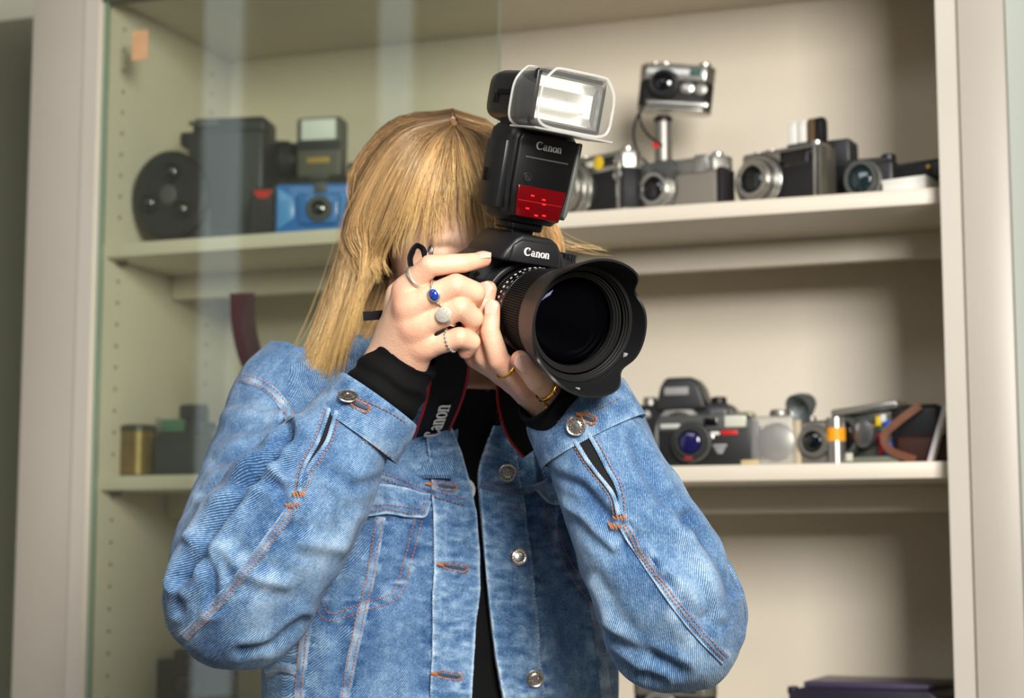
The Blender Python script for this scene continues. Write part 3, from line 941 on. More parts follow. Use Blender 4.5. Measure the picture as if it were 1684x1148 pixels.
# ------------------------------------------------------------------ flash unit on the hot shoe
FX, FY = -.006, .012
flash = empty('flash_unit', MDSLR @ Matrix.Translation((FX, FY, .0672)))
tag(flash, 'black flash unit with clear diffuser mounted on top of the held camera', 'flash')
def fob(name, vf, m, parent=None, smooth=38, **k):
    return obj(name, vf, m, parent or flash, smooth, **k)
M_FB = mat('flash_black', (25, 25, 27), 0.36, spec=0.5, bump=0.06, bscale=1500)
fob('foot', join(box((0, 0, .001), (.018, .018, .0022), .0005), box((0, 0, .0062), (.034, .034, .009), .003, 3)), M_BLK)
# body: plan section grows a little towards the top
def fbody():
    rows = [(.009, .026, .022), (.013, .0290, .0255), (.030, .0315, .0270), (.065, .0345, .0270), (.082, .0355, .0265), (.090, .0350, .0255), (.0945, .0315, .0215)]
    n = 48; V = []
    for z, a, b in rows:
        for k in range(n):
            t = 2 * math.pi * k / n
            c, s = math.cos(t), math.sin(t)
            V.append((a * math.copysign(abs(c) ** .42, c), b * math.copysign(abs(s) ** .42, s), z))
    F = [(j * n + k, j * n + (k + 1) % n, (j + 1) * n + (k + 1) % n, (j + 1) * n + k) for j in range(len(rows) - 1) for k in range(n)]
    F.append(tuple(range(n))[::-1]); F.append(tuple((len(rows) - 1) * n + k for k in range(n)))
    return arr(V), F
fb = fob('body', fbody(), M_FB, smooth=45)
fob('front_plate', prism([(-.0262, .013), (-.0285, .040), (-.0290, .083), (-.026, .089), (.0285, .089), (.0305, .083), (.0285, .040), (.0245, .013)], -.0305, -.024, .002, 2, 'xz'), M_BLK, fb, 40)
fob('side_rail', prism([(.0270, .020), (.0290, .045), (.0310, .088), (.0350, .088), (.0345, .060), (.0315, .022), (.029, .016)], -.0315, .018, .0015, 2, 'xz'), mat('rail_grey', (92, 95, 89), 0.4), fb, 40)
fob('side_cover', prism([(-.020, .018), (-.020, .080), (.018, .080), (.020, .018)], -.0372, -.0300, .002, 2, 'yz'), M_FB, fb, 40)
fob('side_port', box((-.0374, .008, .047), (.0012, .009, .012), .0004), M_MATTE, fb)
M_LENSR = mat('red_window', (88, 3, 7), 0.12, spec=0.35)
pan = fob('red_panel', prism([(-.0225, .014), (-.0245, .042), (.0255, .042), (.0220, .014)], -.0335, -.0295, .0014, 2, 'xz'), M_LENSR, fb, 40)
for (x, z) in ((-.009, .034), (.003, .032), (.004, .028), (-.012, .022), (.006, .018), (-.002, .017)):
    fob('emitter', box((x, -.0338, z), (.0038, .0006, .0018), .0003), mat('red_emitter', (225, 40, 40), 0.15, emit=(255, 30, 30), emit_s=0.1), pan)
fob('panel_rib', box((0, -.0337, .0285), (.045, .0006, .0009), .0002), mat('red_rib', (150, 20, 24), 0.2), pan)
fob('sensor', mv(lathe([(.0040, 0), (.0040, .0016), (.0030, .0016), (.0026, .0004), (0, .0008)], 24), -.0160, -.0303, .0495), M_STEEL if False else mat('sensor_ring', (60, 60, 62), 0.25, 0.6), fb)
fob('bounce_slot', box((.001, -.0306, .0675), (.044, .0012, .0016), .0005), M_GREYP if False else mat('slot_grey', (70, 70, 70), 0.35), fb)
sc2 = .0265 / lw
fob('lettering', flat_to((V2 - np.array([lw / 2, 0])) * sc2, F2, .0004, lambda x, y, z: (x + .001, -.0307 - z, y + .0755)), mat('silver_print', (165, 165, 165), 0.4), fb, 0)
# tilting head
HZ = .1205
HS = .93
MHD = Matrix.Translation((0, 0, HZ)) @ Matrix.Scale(HS, 4) @ Matrix.Translation((0, 0, -HZ))
head_prof = [(-.030, -.024), (-.0365, -.016), (-.0375, .012), (-.031, .0245), (.031, .0245), (.0375, .012), (.0365, -.016), (.030, -.024)]
def fhead():
    # along y: rear dome .. front rim, rounded-rectangle sections
    rows = [(.052, .62, .60), (.050, .80, .78), (.044, .93, .92), (.030, 1.0, 1.0), (-.010, 1.0, 1.0), (-.030, 1.01, 1.03), (-.050, 1.03, 1.05), (-.052, 1.02, 1.04)]
    n = 48; V = []
    for y, sa, sb in rows:
        for k in range(n):
            t = 2 * math.pi * k / n; c, s = math.cos(t), math.sin(t)
            V.append((.0375 * sa * math.copysign(abs(c) ** .45, c), y, .0262 * sb * math.copysign(abs(s) ** .45, s)))
    F = [(j * n + k, (j + 1) * n + k, (j + 1) * n + (k + 1) % n, j * n + (k + 1) % n) for j in range(len(rows) - 1) for k in range(n)]
    F.append(tuple(range(n)))
    return arr(V), F
def hob(name, vf, m, parent=None, smooth=38):
    return fob(name, xf(vf, MHD), m, parent, smooth)
hdm = hob('tilt_head', mv(fhead(), 0, 0, HZ), M_FB, smooth=45)
fob('hinge', mv(lathe([(.0085, -.030), (.0095, -.028), (.0095, .028), (.0085, .030)], 28, 'x'), 0, .004, .097), M_BLK)
hob('tilt_button', join(box((-.0382, .004, HZ + .002), (.0014, .028, .0055), .0007), box((-.0382, .020, HZ - .004), (.0014, .006, .010), .0007)), M_MATTE, hdm)
# lamp window: silver reflector trough, tube and Fresnel cover
M_REFL = mat('silver_reflector', (235, 235, 230), 0.34, 1.0)
rows = []
tro = [(-.0222, .0), (-.020, .010), (-.012, .017), (.012, .017), (.020, .010), (.0222, .0)]
V = []
for x in np.linspace(-.0335, .0335, 13):
    for z, d in tro: V.append((x, -.0548 + d * (1 - .35 * abs(x / .0335) ** 3), z * .92))
refl = hob('reflector', mv((arr(V), grid_faces(6, 13)), 0, 0, HZ), M_REFL, hdm, 30)
hob('window_surround', join(box((0, -.0552, HZ + .0242), (.074, .007, .0042), .0012), box((0, -.0552, HZ - .0242), (.074, .007, .0042), .0012),
    box((-.0362, -.0552, HZ), (.0046, .007, .050), .0012), box((.0362, -.0552, HZ), (.0046, .007, .050), .0012)), M_FB, hdm)
hob('flash_tube', mv(lathe([(.0026, -.026), (.0026, .026)], 16, 'x'), 0, -.0470, HZ - .003), mat('lit_tube', (255, 250, 240), 0.3, emit=(255, 250, 238), emit_s=4.5), refl)  # unfired tube given an added glow to brighten the lamp window
M_CLEAR = mat('clear_plastic', (250, 250, 248), 0.07, trans=1.0, ior=1.25, spec=0.4)
# ridged Fresnel window
V = []; nx, nz = 60, 3
for z in (-.0222, 0, .0222):
    for i in range(nx): V.append((-.0338 + .0676 * i / (nx - 1), -.0586 - (.0008 if i % 2 else 0), z))
F = grid_faces(nx, nz)
hob('fresnel_window', mv((arr(V), F), 0, 0, HZ), frosted('fresnel_plastic', (.9, .9, .88), 0.16), hdm, 0)
# clear slip-on diffuser cap: thin translucent shell round the head's front
def dcap():
    n = 56
    def ring(y, a, b, e=.36):
        out = []
        for k in range(n):
            t = 2 * math.pi * (k + .5) / n; c, s = math.cos(t), math.sin(t)
            x, z = a * math.copysign(abs(c) ** e, c), b * math.copysign(abs(s) ** e, s)
            if z > 0 and abs(x) > a * .70: z -= (abs(x) - a * .70) * .8      # chamfered upper corners
            out.append((x, y, z))
        return out
    outer = [ring(-.018, .0420, .0300), ring(-.020, .0418, .0298), ring(-.062, .0410, .0292), ring(-.0735, .0405, .0288), ring(-.0760, .0392, .0275)]
    inner = [ring(-.0735, .0378, .0262), ring(-.062, .0396, .0278), ring(-.020, .0404, .0284), ring(-.018, .0404, .0284)]
    V = [v for r_ in outer for v in r_]
    F = [(j * n + k, (j + 1) * n + k, (j + 1) * n + (k + 1) % n, j * n + (k + 1) % n) for j in range(len(outer) - 1) for k in range(n)]
    # front face
    F.append(tuple((len(outer) - 1) * n + k for k in range(n))[::-1])
    o = len(V)
    V += [v for r_ in inner for v in r_]
    F += [(o + j * n + k, o + (j + 1) * n + k, o + (j + 1) * n + (k + 1) % n, o + j * n + (k + 1) % n) for j in range(len(inner) - 1) for k in range(n)]
    F.append(tuple(o + k for k in range(n)))
    e = o + (len(inner) - 1) * n
    F += [(k, (k + 1) % n, e + (k + 1) % n, e + k) for k in range(n)]
    return arr(V), F
M_FROST = frosted('diffuser_plastic', (.8, .8, .78), 0.05)
cp = hob('diffuser_cap', mv(dcap(), 0, 0, HZ), M_FROST, smooth=40)
# thick moulded rims of the cap
def caprim(y, a, b, t):
    n = 72; pts = []
    for k in range(n):
        th = 2 * math.pi * (k + .5) / n; c, s = math.cos(th), math.sin(th); e = .36
        x, z = a * math.copysign(abs(c) ** e, c), b * math.copysign(abs(s) ** e, s)
        if z > 0 and abs(x) > a * .70: z -= (abs(x) - a * .70) * .8
        pts.append((x, y, z))
    return tube(np.array(pts), t, 6, up=(0, 1, 0), closed=True)
M_RIM = frosted('diffuser_rim', (.85, .85, .83), 0.38)
hob('rim', mv(caprim(-.0745, .0398, .0282, .0014), 0, 0, HZ), M_RIM, cp)
hob('rim', mv(caprim(-.0190, .0415, .0296, .0013), 0, 0, HZ), M_RIM, cp)
hob('bottom_lip', box((.001, -.052, HZ - .0303), (.086, .052, .0022), .0008), M_RIM, cp)
# ------------------------------------------------------------------ denim
def denim(name, lo, mid, hi, bias=0.0):
    m = bpy.data.materials.new(name); m.use_nodes = True
    nt = m.node_tree; b = nt.nodes['Principled BSDF']; N = nt.nodes.new; K = nt.links.new
    def math_(op, a, c=None, d=None):
        n = N('ShaderNodeMath'); n.operation = op
        for i, v in enumerate((a, c, d)):
            if v is None: continue
            if isinstance(v, (int, float)): n.inputs[i].default_value = v
            else: K(v, n.inputs[i])
        return n.outputs[0]
    uv = N('ShaderNodeUVMap'); uv.uv_map = 'UVMap'
    sp = N('ShaderNodeSeparateXYZ'); K(uv.outputs[0], sp.inputs[0])
    u, v = sp.outputs[0], sp.outputs[1]
    def noise(sx, sy, det=3, seed=0.0, rough=.55):
        cm = N('ShaderNodeCombineXYZ'); K(math_('MULTIPLY', u, sx), cm.inputs[0]); K(math_('MULTIPLY', v, sy), cm.inputs[1]); cm.inputs[2].default_value = seed
        n = N('ShaderNodeTexNoise'); n.inputs['Scale'].default_value = 1.0; n.inputs['Detail'].default_value = det; n.inputs['Roughness'].default_value = rough
        K(cm.outputs[0], n.inputs['Vector'])
        return n.outputs['Fac']
    wob = noise(160, 160, 2, 3.1)
    ph = math_('ADD', math_('MULTIPLY', math_('ADD', math_('MULTIPLY', u, .84), math_('MULTIPLY', v, -.54)), 2 * math.pi / .00145), math_('MULTIPLY', wob, 4.0))
    tw = math_('MULTIPLY_ADD', math_('SINE', ph), .5, .5)                    # twill line
    brk = noise(520, 520, 2, 9.0)                                           # broken threads
    fleck = math_('MULTIPLY', tw, brk)
    big = noise(22, 17, 5, 1.7, .62)
    midn = noise(110, 90, 4, 5.2, .65)
    slub = noise(900, 70, 2, 2.2)
    at = N('ShaderNodeAttribute'); at.attribute_name = 'fade'
    f = math_('ADD', math_('MULTIPLY', fleck, .80), math_('MULTIPLY', big, .62))
    f = math_('ADD', f, math_('MULTIPLY', midn, .46))
    f = math_('ADD', f, math_('MULTIPLY', slub, .18))
    f = math_('ADD', f, at.outputs['Fac'])
    f = math_('ADD', f, -.53 + bias)
    r = N('ShaderNodeValToRGB'); e = r.color_ramp.elements
    e[0].position, e[0].color = .13, lin(lo) + (1,)
    e[1].position, e[1].color = .88, lin(hi) + (1,)
    k = r.color_ramp.elements.new(.46); k.color = lin(mid) + (1,)
    K(f, r.inputs['Fac']); K(r.outputs['Color'], b.inputs['Base Color'])
    b.inputs['Roughness'].default_value = .88; b.inputs['Specular IOR Level'].default_value = .25; b.inputs['Sheen Weight'].default_value = .12
    bp = N('ShaderNodeBump'); bp.inputs['Strength'].default_value = .45; bp.inputs['Distance'].default_value = .0007
    K(math_('ADD', math_('MULTIPLY', tw, .6), math_('MULTIPLY', midn, 1.2)), bp.inputs['Height']); K(bp.outputs['Normal'], b.inputs['Normal'])
    return m
M_DEN = denim('washed_denim', (40, 76, 122), (120, 157, 193), (210, 225, 236))
M_DEN_IN = denim('denim_reverse', (110, 130, 150), (160, 178, 192), (205, 214, 220))
M_THR = mat('orange_thread', (206, 116, 22), 0.7)
M_THR2 = mat('rust_thread', (164, 96, 40), 0.7)
M_BTN = mat('nickel_button', (205, 200, 192), 0.28, 1.0)
M_TEE = mat('black_jersey', (11, 11, 12), 0.85, spec=0.2, bump=0.4, bscale=1200)

def poly_dist(px, py, poly):
    """distance in pixels from points to a polyline, and signed side"""
    d = np.full(len(px), 1e9); sgn = np.zeros(len(px))
    for (x0, y0), (x1, y1) in zip(poly[:-1], poly[1:]):
        ex, ey = x1 - x0, y1 - y0
        t = np.clip(((px - x0) * ex + (py - y0) * ey) / (ex * ex + ey * ey + 1e-9), 0, 1)
        dx, dy = px - x0 - t * ex, py - y0 - t * ey
        q = np.hypot(dx, dy); m = q < d
        d = np.where(m, q, d); sgn = np.where(m, np.sign(ex * dy - ey * dx), sgn)
    return d, sgn
def px_of(V):
    q = V - CAM; D = q @ _fw
    return 842 + F_PX * (q @ _rt) / D, 574 - F_PX * (q @ _up) / D
def resample(poly, step):
    p = np.array(poly, float)
    if len(p) > 2: p = catmull(p, 14 * len(p))
    s = np.concatenate([[0], np.cumsum(np.linalg.norm(np.diff(p, axis=0), axis=1))])
    n = max(2, int(s[-1] / step) + 1)
    t = np.linspace(0, s[-1], n)
    return np.stack([np.interp(t, s, p[:, k]) for k in range(p.shape[1])], 1)

# --- torso shell
S_PL = [(697, 690), (706, 760), (712, 850), (712, 950), (710, 1050), (708, 1148), (706, 1260)]
S_PR = [(843, 690), (856, 800), (870, 900), (880, 1000), (893, 1148), (902, 1260)]
E_L = [(728, 655), (742, 700), (760, 750), (773, 800), (783, 850), (789, 905), (788, 960), (783, 1020), (778, 1080), (775, 1148), (772, 1260)]
E_R = [(826, 655), (808, 710), (796, 740), (787, 765), (785, 790), (789, 830), (793, 880), (799, 950), (806, 1020), (815, 1090), (826, 1148), (840, 1260)]
SEAMS = [S_PL, S_PR,
         [(560, 792), (623, 783), (695, 807), (765, 826)], [(789, 798), (870, 805), (915, 765), (960, 750)],
         [(626, 850), (614, 920), (601, 985), (582, 1070), (567, 1148), (555, 1240)], [(507, 1010), (498, 1080), (492, 1148), (486, 1240)],
         [(977, 990), (988, 1070), (997, 1148), (1004, 1240)],
         [(688, 855), (672, 915), (651, 976), (600, 998), (542, 1015), (524, 990)], [(898, 832), (916, 890), (937, 936), (977, 991)]]
def torso_mesh():
    fn = torso_fn(0.0)
    lo = np.array([TC[0] - .27, TC[1] - .24, TC[2] - .40]); hi = np.array([TC[0] + .27, TC[1] + .2, TC[2] + .26])
    V, Q = surface_nets(fn, lo, hi, .0034)
    V = relax(V, Q, 3, .5)
    N = vnormals(V, Q)
    px, py = px_of(V)
    front = np.clip(-(N @ _fw), 0, 1)
    d = .0030 * vnoise(V * np.array([1.6, 1, 1.0]), 16, 1) + .0016 * vnoise(V * np.array([2.2, 1, .8]), 42, 2)
    # drag lines running from the raised arms into the chest
    g = px * .55 + py * .83
    d += .0022 * np.sin(g / 19 + 2.2 * vnoise(V, 11, 5)) * np.exp(-((px - 620) / 90.) ** 2) * np.exp(-((py - 980) / 150.) ** 2)
    g2 = -px * .55 + py * .83
    d += .0022 * np.sin(g2 / 19 + 2.2 * vnoise(V, 11, 6)) * np.exp(-((px - 950) / 80.) ** 2) * np.exp(-((py - 930) / 160.) ** 2)
    fade = np.zeros(len(V))
    for k, sm in enumerate(SEAMS):
        dist, sg = poly_dist(px, py, sm)
        near = np.exp(-(dist / 20.) ** 2)
        pk = vnoise(np.stack([px / 20., py / 7., 0 * px + k], 1), 1.0, 4) + .5 * vnoise(np.stack([px / 9., py / 4., 0 * px + k], 1), 1.0, 5)
        if k in (2, 3): pk = vnoise(np.stack([px / 7., py / 20., 0 * px + k], 1), 1.0, 4)
        d += near * pk * .0014 * front
        fade += near * (.30 * pk - .06)
    return V, Q, N, d * np.clip(front * 1.5, .3, 1), fade, px, py, front
_tv, _tq, _tn, _td, _tf, _tpx, _tpy, _tfr = torso_mesh()
_tv = _tv + _tn * _td[:, None]
BV_T = BVHTree.FromPolygons(_tv.tolist(), _tq.tolist())
def xl_at(poly, y):
    p = np.array(poly, float)
    return np.interp(y, p[:, 1], p[:, 0])
_in = (_tpx > xl_at(E_L, _tpy) - 9) & (_tpx < xl_at(E_R, _tpy) + 9) & (_tfr > .15)
_axis = NECK1
_rad = np.linalg.norm((_tv - _axis)[:, :2], axis=1)
_neck = (_rad < .072) & (_tv[:, 2] > NECK1[2] - .06)
_low = _tv[:, 2] < TC[2] - .345
_kill = _in | _neck | _low
_keep = ~_kill[_tq].any(1)
_tl = tl(_tv)
jacket = obj('denim_jacket', (_tv, _tq[_keep]), M_DEN, person, smooth=180, world=True, uv=np.stack([_tl[:, 0] + _tl[:, 1] * .7, _tl[:, 2]], 1), attr={'fade': _tf})
jacket['label'] = 'washed blue denim jacket with brass-orange stitching'
# black top beneath
def _tee():
    fn = torso_fn(-.011)
    V, Q = surface_nets(fn, (TC[0] - .24, TC[1] - .22, TC[2] - .44), (TC[0] + .24, TC[1] + .2, TC[2] + .26), .006)
    V = relax(V, Q, 2, .5); Nn = vnormals(V, Q)
    zc = P(782, 642, 1.79)[2]                                   # crew neckline
    ax = NECK1 + (NECK0 - NECK1) * np.clip((V[:, 2:3] - NECK1[2]) / (NECK0[2] - NECK1[2]), -.5, 1)
    bad = (V[:, 2] > zc) & (np.linalg.norm((V - ax)[:, :2], axis=1) < .085)
    Q = Q[~bad[Q].any(1)]
    return V + Nn * (.0015 * vnoise(V, 30, 3))[:, None], Q
_v, _q = _tee()
tee = obj('black_top', (_v, _q), M_TEE, person, smooth=180, world=True)
_nr = np.array([NECK1 + np.array([.062 * math.cos(a), .060 * math.sin(a) - .004, P(782, 644, 1.79)[2] - NECK1[2] + .016 * math.sin(a)]) for a in np.linspace(0, 2 * math.pi, 61)[:-1]])
obj('neckband', tube(_nr, .0085, 8, up=(0, 0, 1), closed=True), M_TEE, tee, smooth=60, world=True)
BV_TEE = BVHTree.FromPolygons(_v.tolist(), _q.tolist())
hem_z = TC[2] - .40
def _trousers():
    hipL, hipR = TC + np.array([-.085, -.01, -.48]), TC + np.array([.085, .03, -.48])
    tf = torso_fn(-.014)
    def fn(p):
        d = smax(smax(tf(p), p[:, 2] - hem_z - .03, .01), -(p[:, 2] - (TC[2] - .52)), .03)
        for hp in (hipL, hipR):
            kn = np.array([hp[0], hp[1] - .01, .44]); an = np.array([hp[0], hp[1] + .02, .13])
            d = smin(d, cap(p, hp, kn, .094, .068), .03); d = smin(d, cap(p, kn, an, .066, .058), .02)
        return d
    return surface_nets(fn, (TC[0] - .3, TC[1] - .2, .03), (TC[0] + .3, TC[1] + .22, TC[2] - .34), .014)
_v, _q = _trousers()
obj('trousers', (_v, _q), mat('black_denim', (22, 22, 26), 0.85), person, smooth=180, world=True)

def cast(bv, px, py, default=1.75):
    d = P(px, py, 1.0) - CAM
    h = bv.ray_cast(Vector(CAM), Vector(d / np.linalg.norm(d)))
    if h[0] is None: return None
    n = np.array(h[1])
    if n @ d > 0: n = -n
    return np.array(h[0]), n
def smooth_n(N, nu, nv, it=2):
    N = N.reshape(nv, nu, 3)
    for _ in range(it):
        A = N.copy()
        A[1:] += N[:-1]; A[:-1] += N[1:]; A[:, 1:] += N[:, :-1]; A[:, :-1] += N[:, 1:]
        N = A / (np.linalg.norm(A, axis=2)[..., None] + 1e-12)
    return N.reshape(-1, 3)
def drape(bv, grid, nu, nv, lift, thick, extra=None):
    """grid: (nv*nu,2) pixels -> closed sheet lying on the cloth"""
    pts, nn, last = [], [], None
    for x, y in grid:
        h = cast(bv, x, y)
        if h is None: h = last if last is not None else (P(x, y, 1.7), -_fw)
        else: h = (h[0], h[1])
        last = h
        pts.append(h[0]); nn.append(h[1])
    pts, nn = np.array(pts), smooth_n(np.array(nn), nu, nv)
    # keep neighbours on one surface: pull outliers to the row mean distance
    D = (pts - CAM) @ _fw; Dm = D.reshape(nv, nu); med = np.median(Dm)
    top = pts + nn * lift
    if extra is not None: top = top + nn * extra[:, None]
    vf = slab(top, nu, nv, thick, nn)
    return vf, top, nn
def band(bv, name, poly, wpx, lift, thick, m, parent, step=7, fade=0.0, seed=0, cols=5, uvrot=False):
    c = resample(poly, step); t = np.gradient(c, axis=0); t /= np.linalg.norm(t, axis=1)[:, None]
    nr = np.stack([-t[:, 1], t[:, 0]], 1)
    a = np.linspace(-.5, .5, cols)
    grid = (c[:, None, :] + nr[:, None, :] * (a[None, :, None] * wpx)).reshape(-1, 2)
    nv = len(c)
    ex = np.tile(-.0009 * (np.abs(a) * 2) ** 4, nv) + .0005 * vnoise(np.stack([grid[:, 0] / 9, grid[:, 1] / 9, 0 * grid[:, 0] + seed], 1), 1., 8)
    vf, top, nn = drape(bv, grid, cols, nv, lift, thick, ex)
    s = np.repeat(np.arange(nv) * step / 1750., cols); uu = np.tile(a * wpx / 1750., nv)
    uv = np.vstack([np.stack([uu, s], 1)] * 2) + seed * .37
    fd = fade + .26 * vnoise(np.stack([grid[:, 0] / 16, grid[:, 1] / 16, 0 * grid[:, 0] + seed], 1), 1., 12)
    return obj(name, vf, m, parent, smooth=50, world=True, uv=uv, attr={'fade': np.concatenate([fd, fd])})
def stitches(bv, poly, parent, m=None, ln=4.2, gap=2.2, lift=.0014, rad=.00042, name='stitching'):
    m = m or M_THR
    c = resample(poly, 1.0)
    V, F, o, k = [], [], 0, 0
    i = 0.0
    while i + ln < len(c) - 1:
        ends = []
        for q in (i, i + ln):
            h = cast(bv, *c[int(q)])
            if h is not None: ends.append(h[0] + h[1] * lift)
        if len(ends) == 2 and np.linalg.norm(ends[1] - ends[0]) < .012:
            tv, tf = tube(np.array([ends[0], (ends[0] + ends[1]) / 2 + (CAM - ends[0]) / np.linalg.norm(CAM - ends[0]) * .0002, ends[1]]), [rad * .7, rad, rad * .7], 5)
            V.append(tv); F += [tuple(j + o for j in f) for f in tf]; o += len(tv)
        i += ln + gap
    if V:
        o_ = obj(name, (np.vstack(V), F), m, parent, smooth=60, world=True)
        o_['kind'] = 'stuff'
        return o_
def off(poly, d):
    p = resample(poly, 10); t = np.gradient(p, axis=0); t /= np.linalg.norm(t, axis=1)[:, None]
    return [tuple(x) for x in p + np.stack([-t[:, 1], t[:, 0]], 1) * d]
def patch(bv, name, left, right, rows, cols, lift, thick, m, parent, fade=0.0, seed=0, puck=.001):
    """sheet between two polylines given top to bottom"""
    a, b = resample(left, 3), resample(right, 3)
    ia, ib = np.linspace(0, len(a) - 1, rows), np.linspace(0, len(b) - 1, rows)
    A = np.stack([np.interp(ia, np.arange(len(a)), a[:, k]) for k in (0, 1)], 1); B = np.stack([np.interp(ib, np.arange(len(b)), b[:, k]) for k in (0, 1)], 1)
    t = np.linspace(0, 1, cols)
    grid = (A[:, None] * (1 - t)[None, :, None] + B[:, None] * t[None, :, None]).reshape(-1, 2)
    nz = vnoise(np.stack([grid[:, 0] / 18, grid[:, 1] / 7, 0 * grid[:, 0] + seed], 1), 1., 21) + .5 * vnoise(np.stack([grid[:, 0] / 7, grid[:, 1] / 4, 0 * grid[:, 0] + seed], 1), 1., 22)
    edge = np.tile((np.abs(t - .5) * 2) ** 14, rows)
    ex = puck * nz - .0008 * edge
    vf, top, nn = drape(bv, grid, cols, rows, lift, thick, ex)
    q = tl(top)
    uv = np.vstack([np.stack([q[:, 0], q[:, 2]], 1)] * 2)
    fd = fade + .24 * nz + .34 * edge
    return obj(name, vf, m, parent, smooth=50, world=True, uv=uv, attr={'fade': np.concatenate([fd, fd])}), top

# plackets
def between(y0, y1, poly, n=40):
    ys = np.linspace(y0, y1, n)
    return [(float(xl_at(poly, y)), float(y)) for y in ys]
plL, _ = patch(BV_T, 'placket', between(690, 1240, S_PL), between(690, 1240, E_L), 150, 15, .0046, .0046, M_DEN, jacket, .0, 1, .0014)
plR, _ = patch(BV_T, 'placket', between(700, 1240, E_R), between(700, 1240, S_PR), 150, 15, .0046, .0046, M_DEN, jacket, .0, 2, .0014)
def bvh_of(*objs):
    Vs, Fs, o = [], [], 0
    for ob in objs:
        base = np.array(ORIGIN['person'])
        me = ob.data
        v = np.empty(len(me.vertices) * 3, np.float32); me.vertices.foreach_get('co', v)
        Vs.append(v.reshape(-1, 3) + base); Fs += [tuple(i + o for i in p.vertices) for p in me.polygons]; o += len(me.vertices)
    return BVHTree.FromPolygons(np.vstack(Vs).tolist(), Fs)
BV_P = bvh_of(jacket, plL, plR)
stitches(BV_P, off(between(700, 1200, E_L), -5), jacket, M_THR2); stitches(BV_P, off(between(720, 1200, E_R), 5), jacket, M_THR2)
M_DARKTH = mat('indigo_thread', (46, 62, 92), 0.7)
for s_ in (S_PL, S_PR):
    stitches(BV_P, between(700, 1200, off(s_, -3) if False else s_), jacket, M_DARKTH, 3.6, 2.4, .0012)
# yoke seams, pocket stitch lines, side seams
for k in (2, 3):
    band(BV_P, 'yoke_seam', SEAMS[k], 13, .0016, .0016, M_DEN, jacket, fade=-.02, seed=k)
BV_Y = BV_P
for k in (2, 3):
    stitches(BV_P, off(SEAMS[k], 4), jacket, M_THR2, lift=.0030); stitches(BV_P, off(SEAMS[k], -4), jacket, M_THR2, lift=.0030)
for k in (4, 5, 6):
    band(BV_P, 'felled_seam', SEAMS[k], 17, .0014, .0014, M_DEN, jacket, fade=.06, seed=k)
    stitches(BV_P, off(SEAMS[k], 5), jacket, M_THR, lift=.0028); stitches(BV_P, off(SEAMS[k], -5), jacket, M_THR, lift=.0028)
for k in (7, 8):
    stitches(BV_P, off(SEAMS[k], 6), jacket, M_THR); stitches(BV_P, off(SEAMS[k], -6), jacket, M_THR)
# pocket flaps (pointed sheets)
fl, _ = patch(BV_P, 'pocket_flap', [(560, 800), (575, 850)], [(704, 812), (706, 828)], 2, 2, .002, .002, M_DEN, jacket) if False else (None, None)
def flap(top, bot, seed):
    o, tp = patch(BV_P, 'pocket_flap', top, bot, 34, 12, .0070, .0048, M_DEN, jacket, .03, seed, .0010)
    return o
f1 = flap([(560, 800), (600, 796), (650, 801), (706, 815)], [(556, 842), (598, 848), (640, 846), (694, 853), (708, 828)], 7)
f2 = flap([(872, 800), (892, 790), (925, 772), (960, 760)], [(880, 806), (903, 828), (935, 822), (975, 800)], 8)
BV_F = bvh_of(jacket, plL, plR, f1, f2)
stitches(BV_F, [(560, 836), (598, 841), (640, 839), (692, 846), (702, 829)], jacket, M_THR2); stitches(BV_F, [(560, 826), (598, 831), (640, 830), (690, 836), (698, 822)], jacket, M_THR2)
stitches(BV_F, [(884, 802), (904, 820), (936, 814), (968, 796)], jacket, M_THR2)
# welt of the side pocket and waist stitching near the lower left edge
band(BV_P, 'welt', [(440, 1108), (462, 1098), (488, 1102)], 16, .003, .003, M_DEN, jacket, seed=9)
stitches(BV_P, [(443, 1112), (462, 1103), (486, 1106)], jacket, M_THR, lift=.0045)

# buttons and buttonholes
def frame_at(pos, n, up=(0, 0, 1)):
    n = n / np.linalg.norm(n); u_ = np.array(up, float); u_ = u_ - (u_ @ n) * n; u_ /= np.linalg.norm(u_)
    x = np.cross(u_, n)
    # local: x right, -y out of the cloth, z up
    return Matrix(((x[0], -n[0], u_[0], pos[0]), (x[1], -n[1], u_[1], pos[1]), (x[2], -n[2], u_[2], pos[2]), (0, 0, 0, 1)))
def button(bv, px, py, r=.0088, parent=None, tilt=None):
    h = cast(bv, px, py)
    n = h[1] * .6 - _fw * .4 if tilt is None else np.asarray(tilt, float)
    Mx = frame_at(h[0] + h[1] * .0012, n)
    k = r / .0088
    b = obj('button', xf(lathe([(.0062 * k, -.001), (.0078 * k, .0004), (.0088 * k, .0014), (.0088 * k, .0022), (.0080 * k, .0027), (.0070 * k, .0022), (.0050 * k, .0022), (.0043 * k, .0027), (.0034 * k, .0027), (.0028 * k, .0020), (0, .0022)], 40), Mx), M_BTN, parent or jacket, smooth=40, world=True)
    mk = []
    for q in range(14):                                       # ring of raised characters
        if q in (6, 13): continue
        a = 2 * math.pi * q / 14
        t = xf(box((0, 0, 0), (.0013 * k, .0005, .0020 * k), .0002), Matrix.Translation((.0060 * k * math.cos(a), -.0024, .0060 * k * math.sin(a))) @ Matrix.Rotation(-a + math.pi / 2, 4, 'Y'))
        mk.append(t)
    obj('raised_letters', xf(join(*mk), Mx), mat('tarnished_nickel', (120, 114, 104), 0.4, 1.0), b, smooth=0, world=True)
    return b
for x, y in ((835, 777), (852, 916), (879, 1115)):
    button(BV_P, x, y)
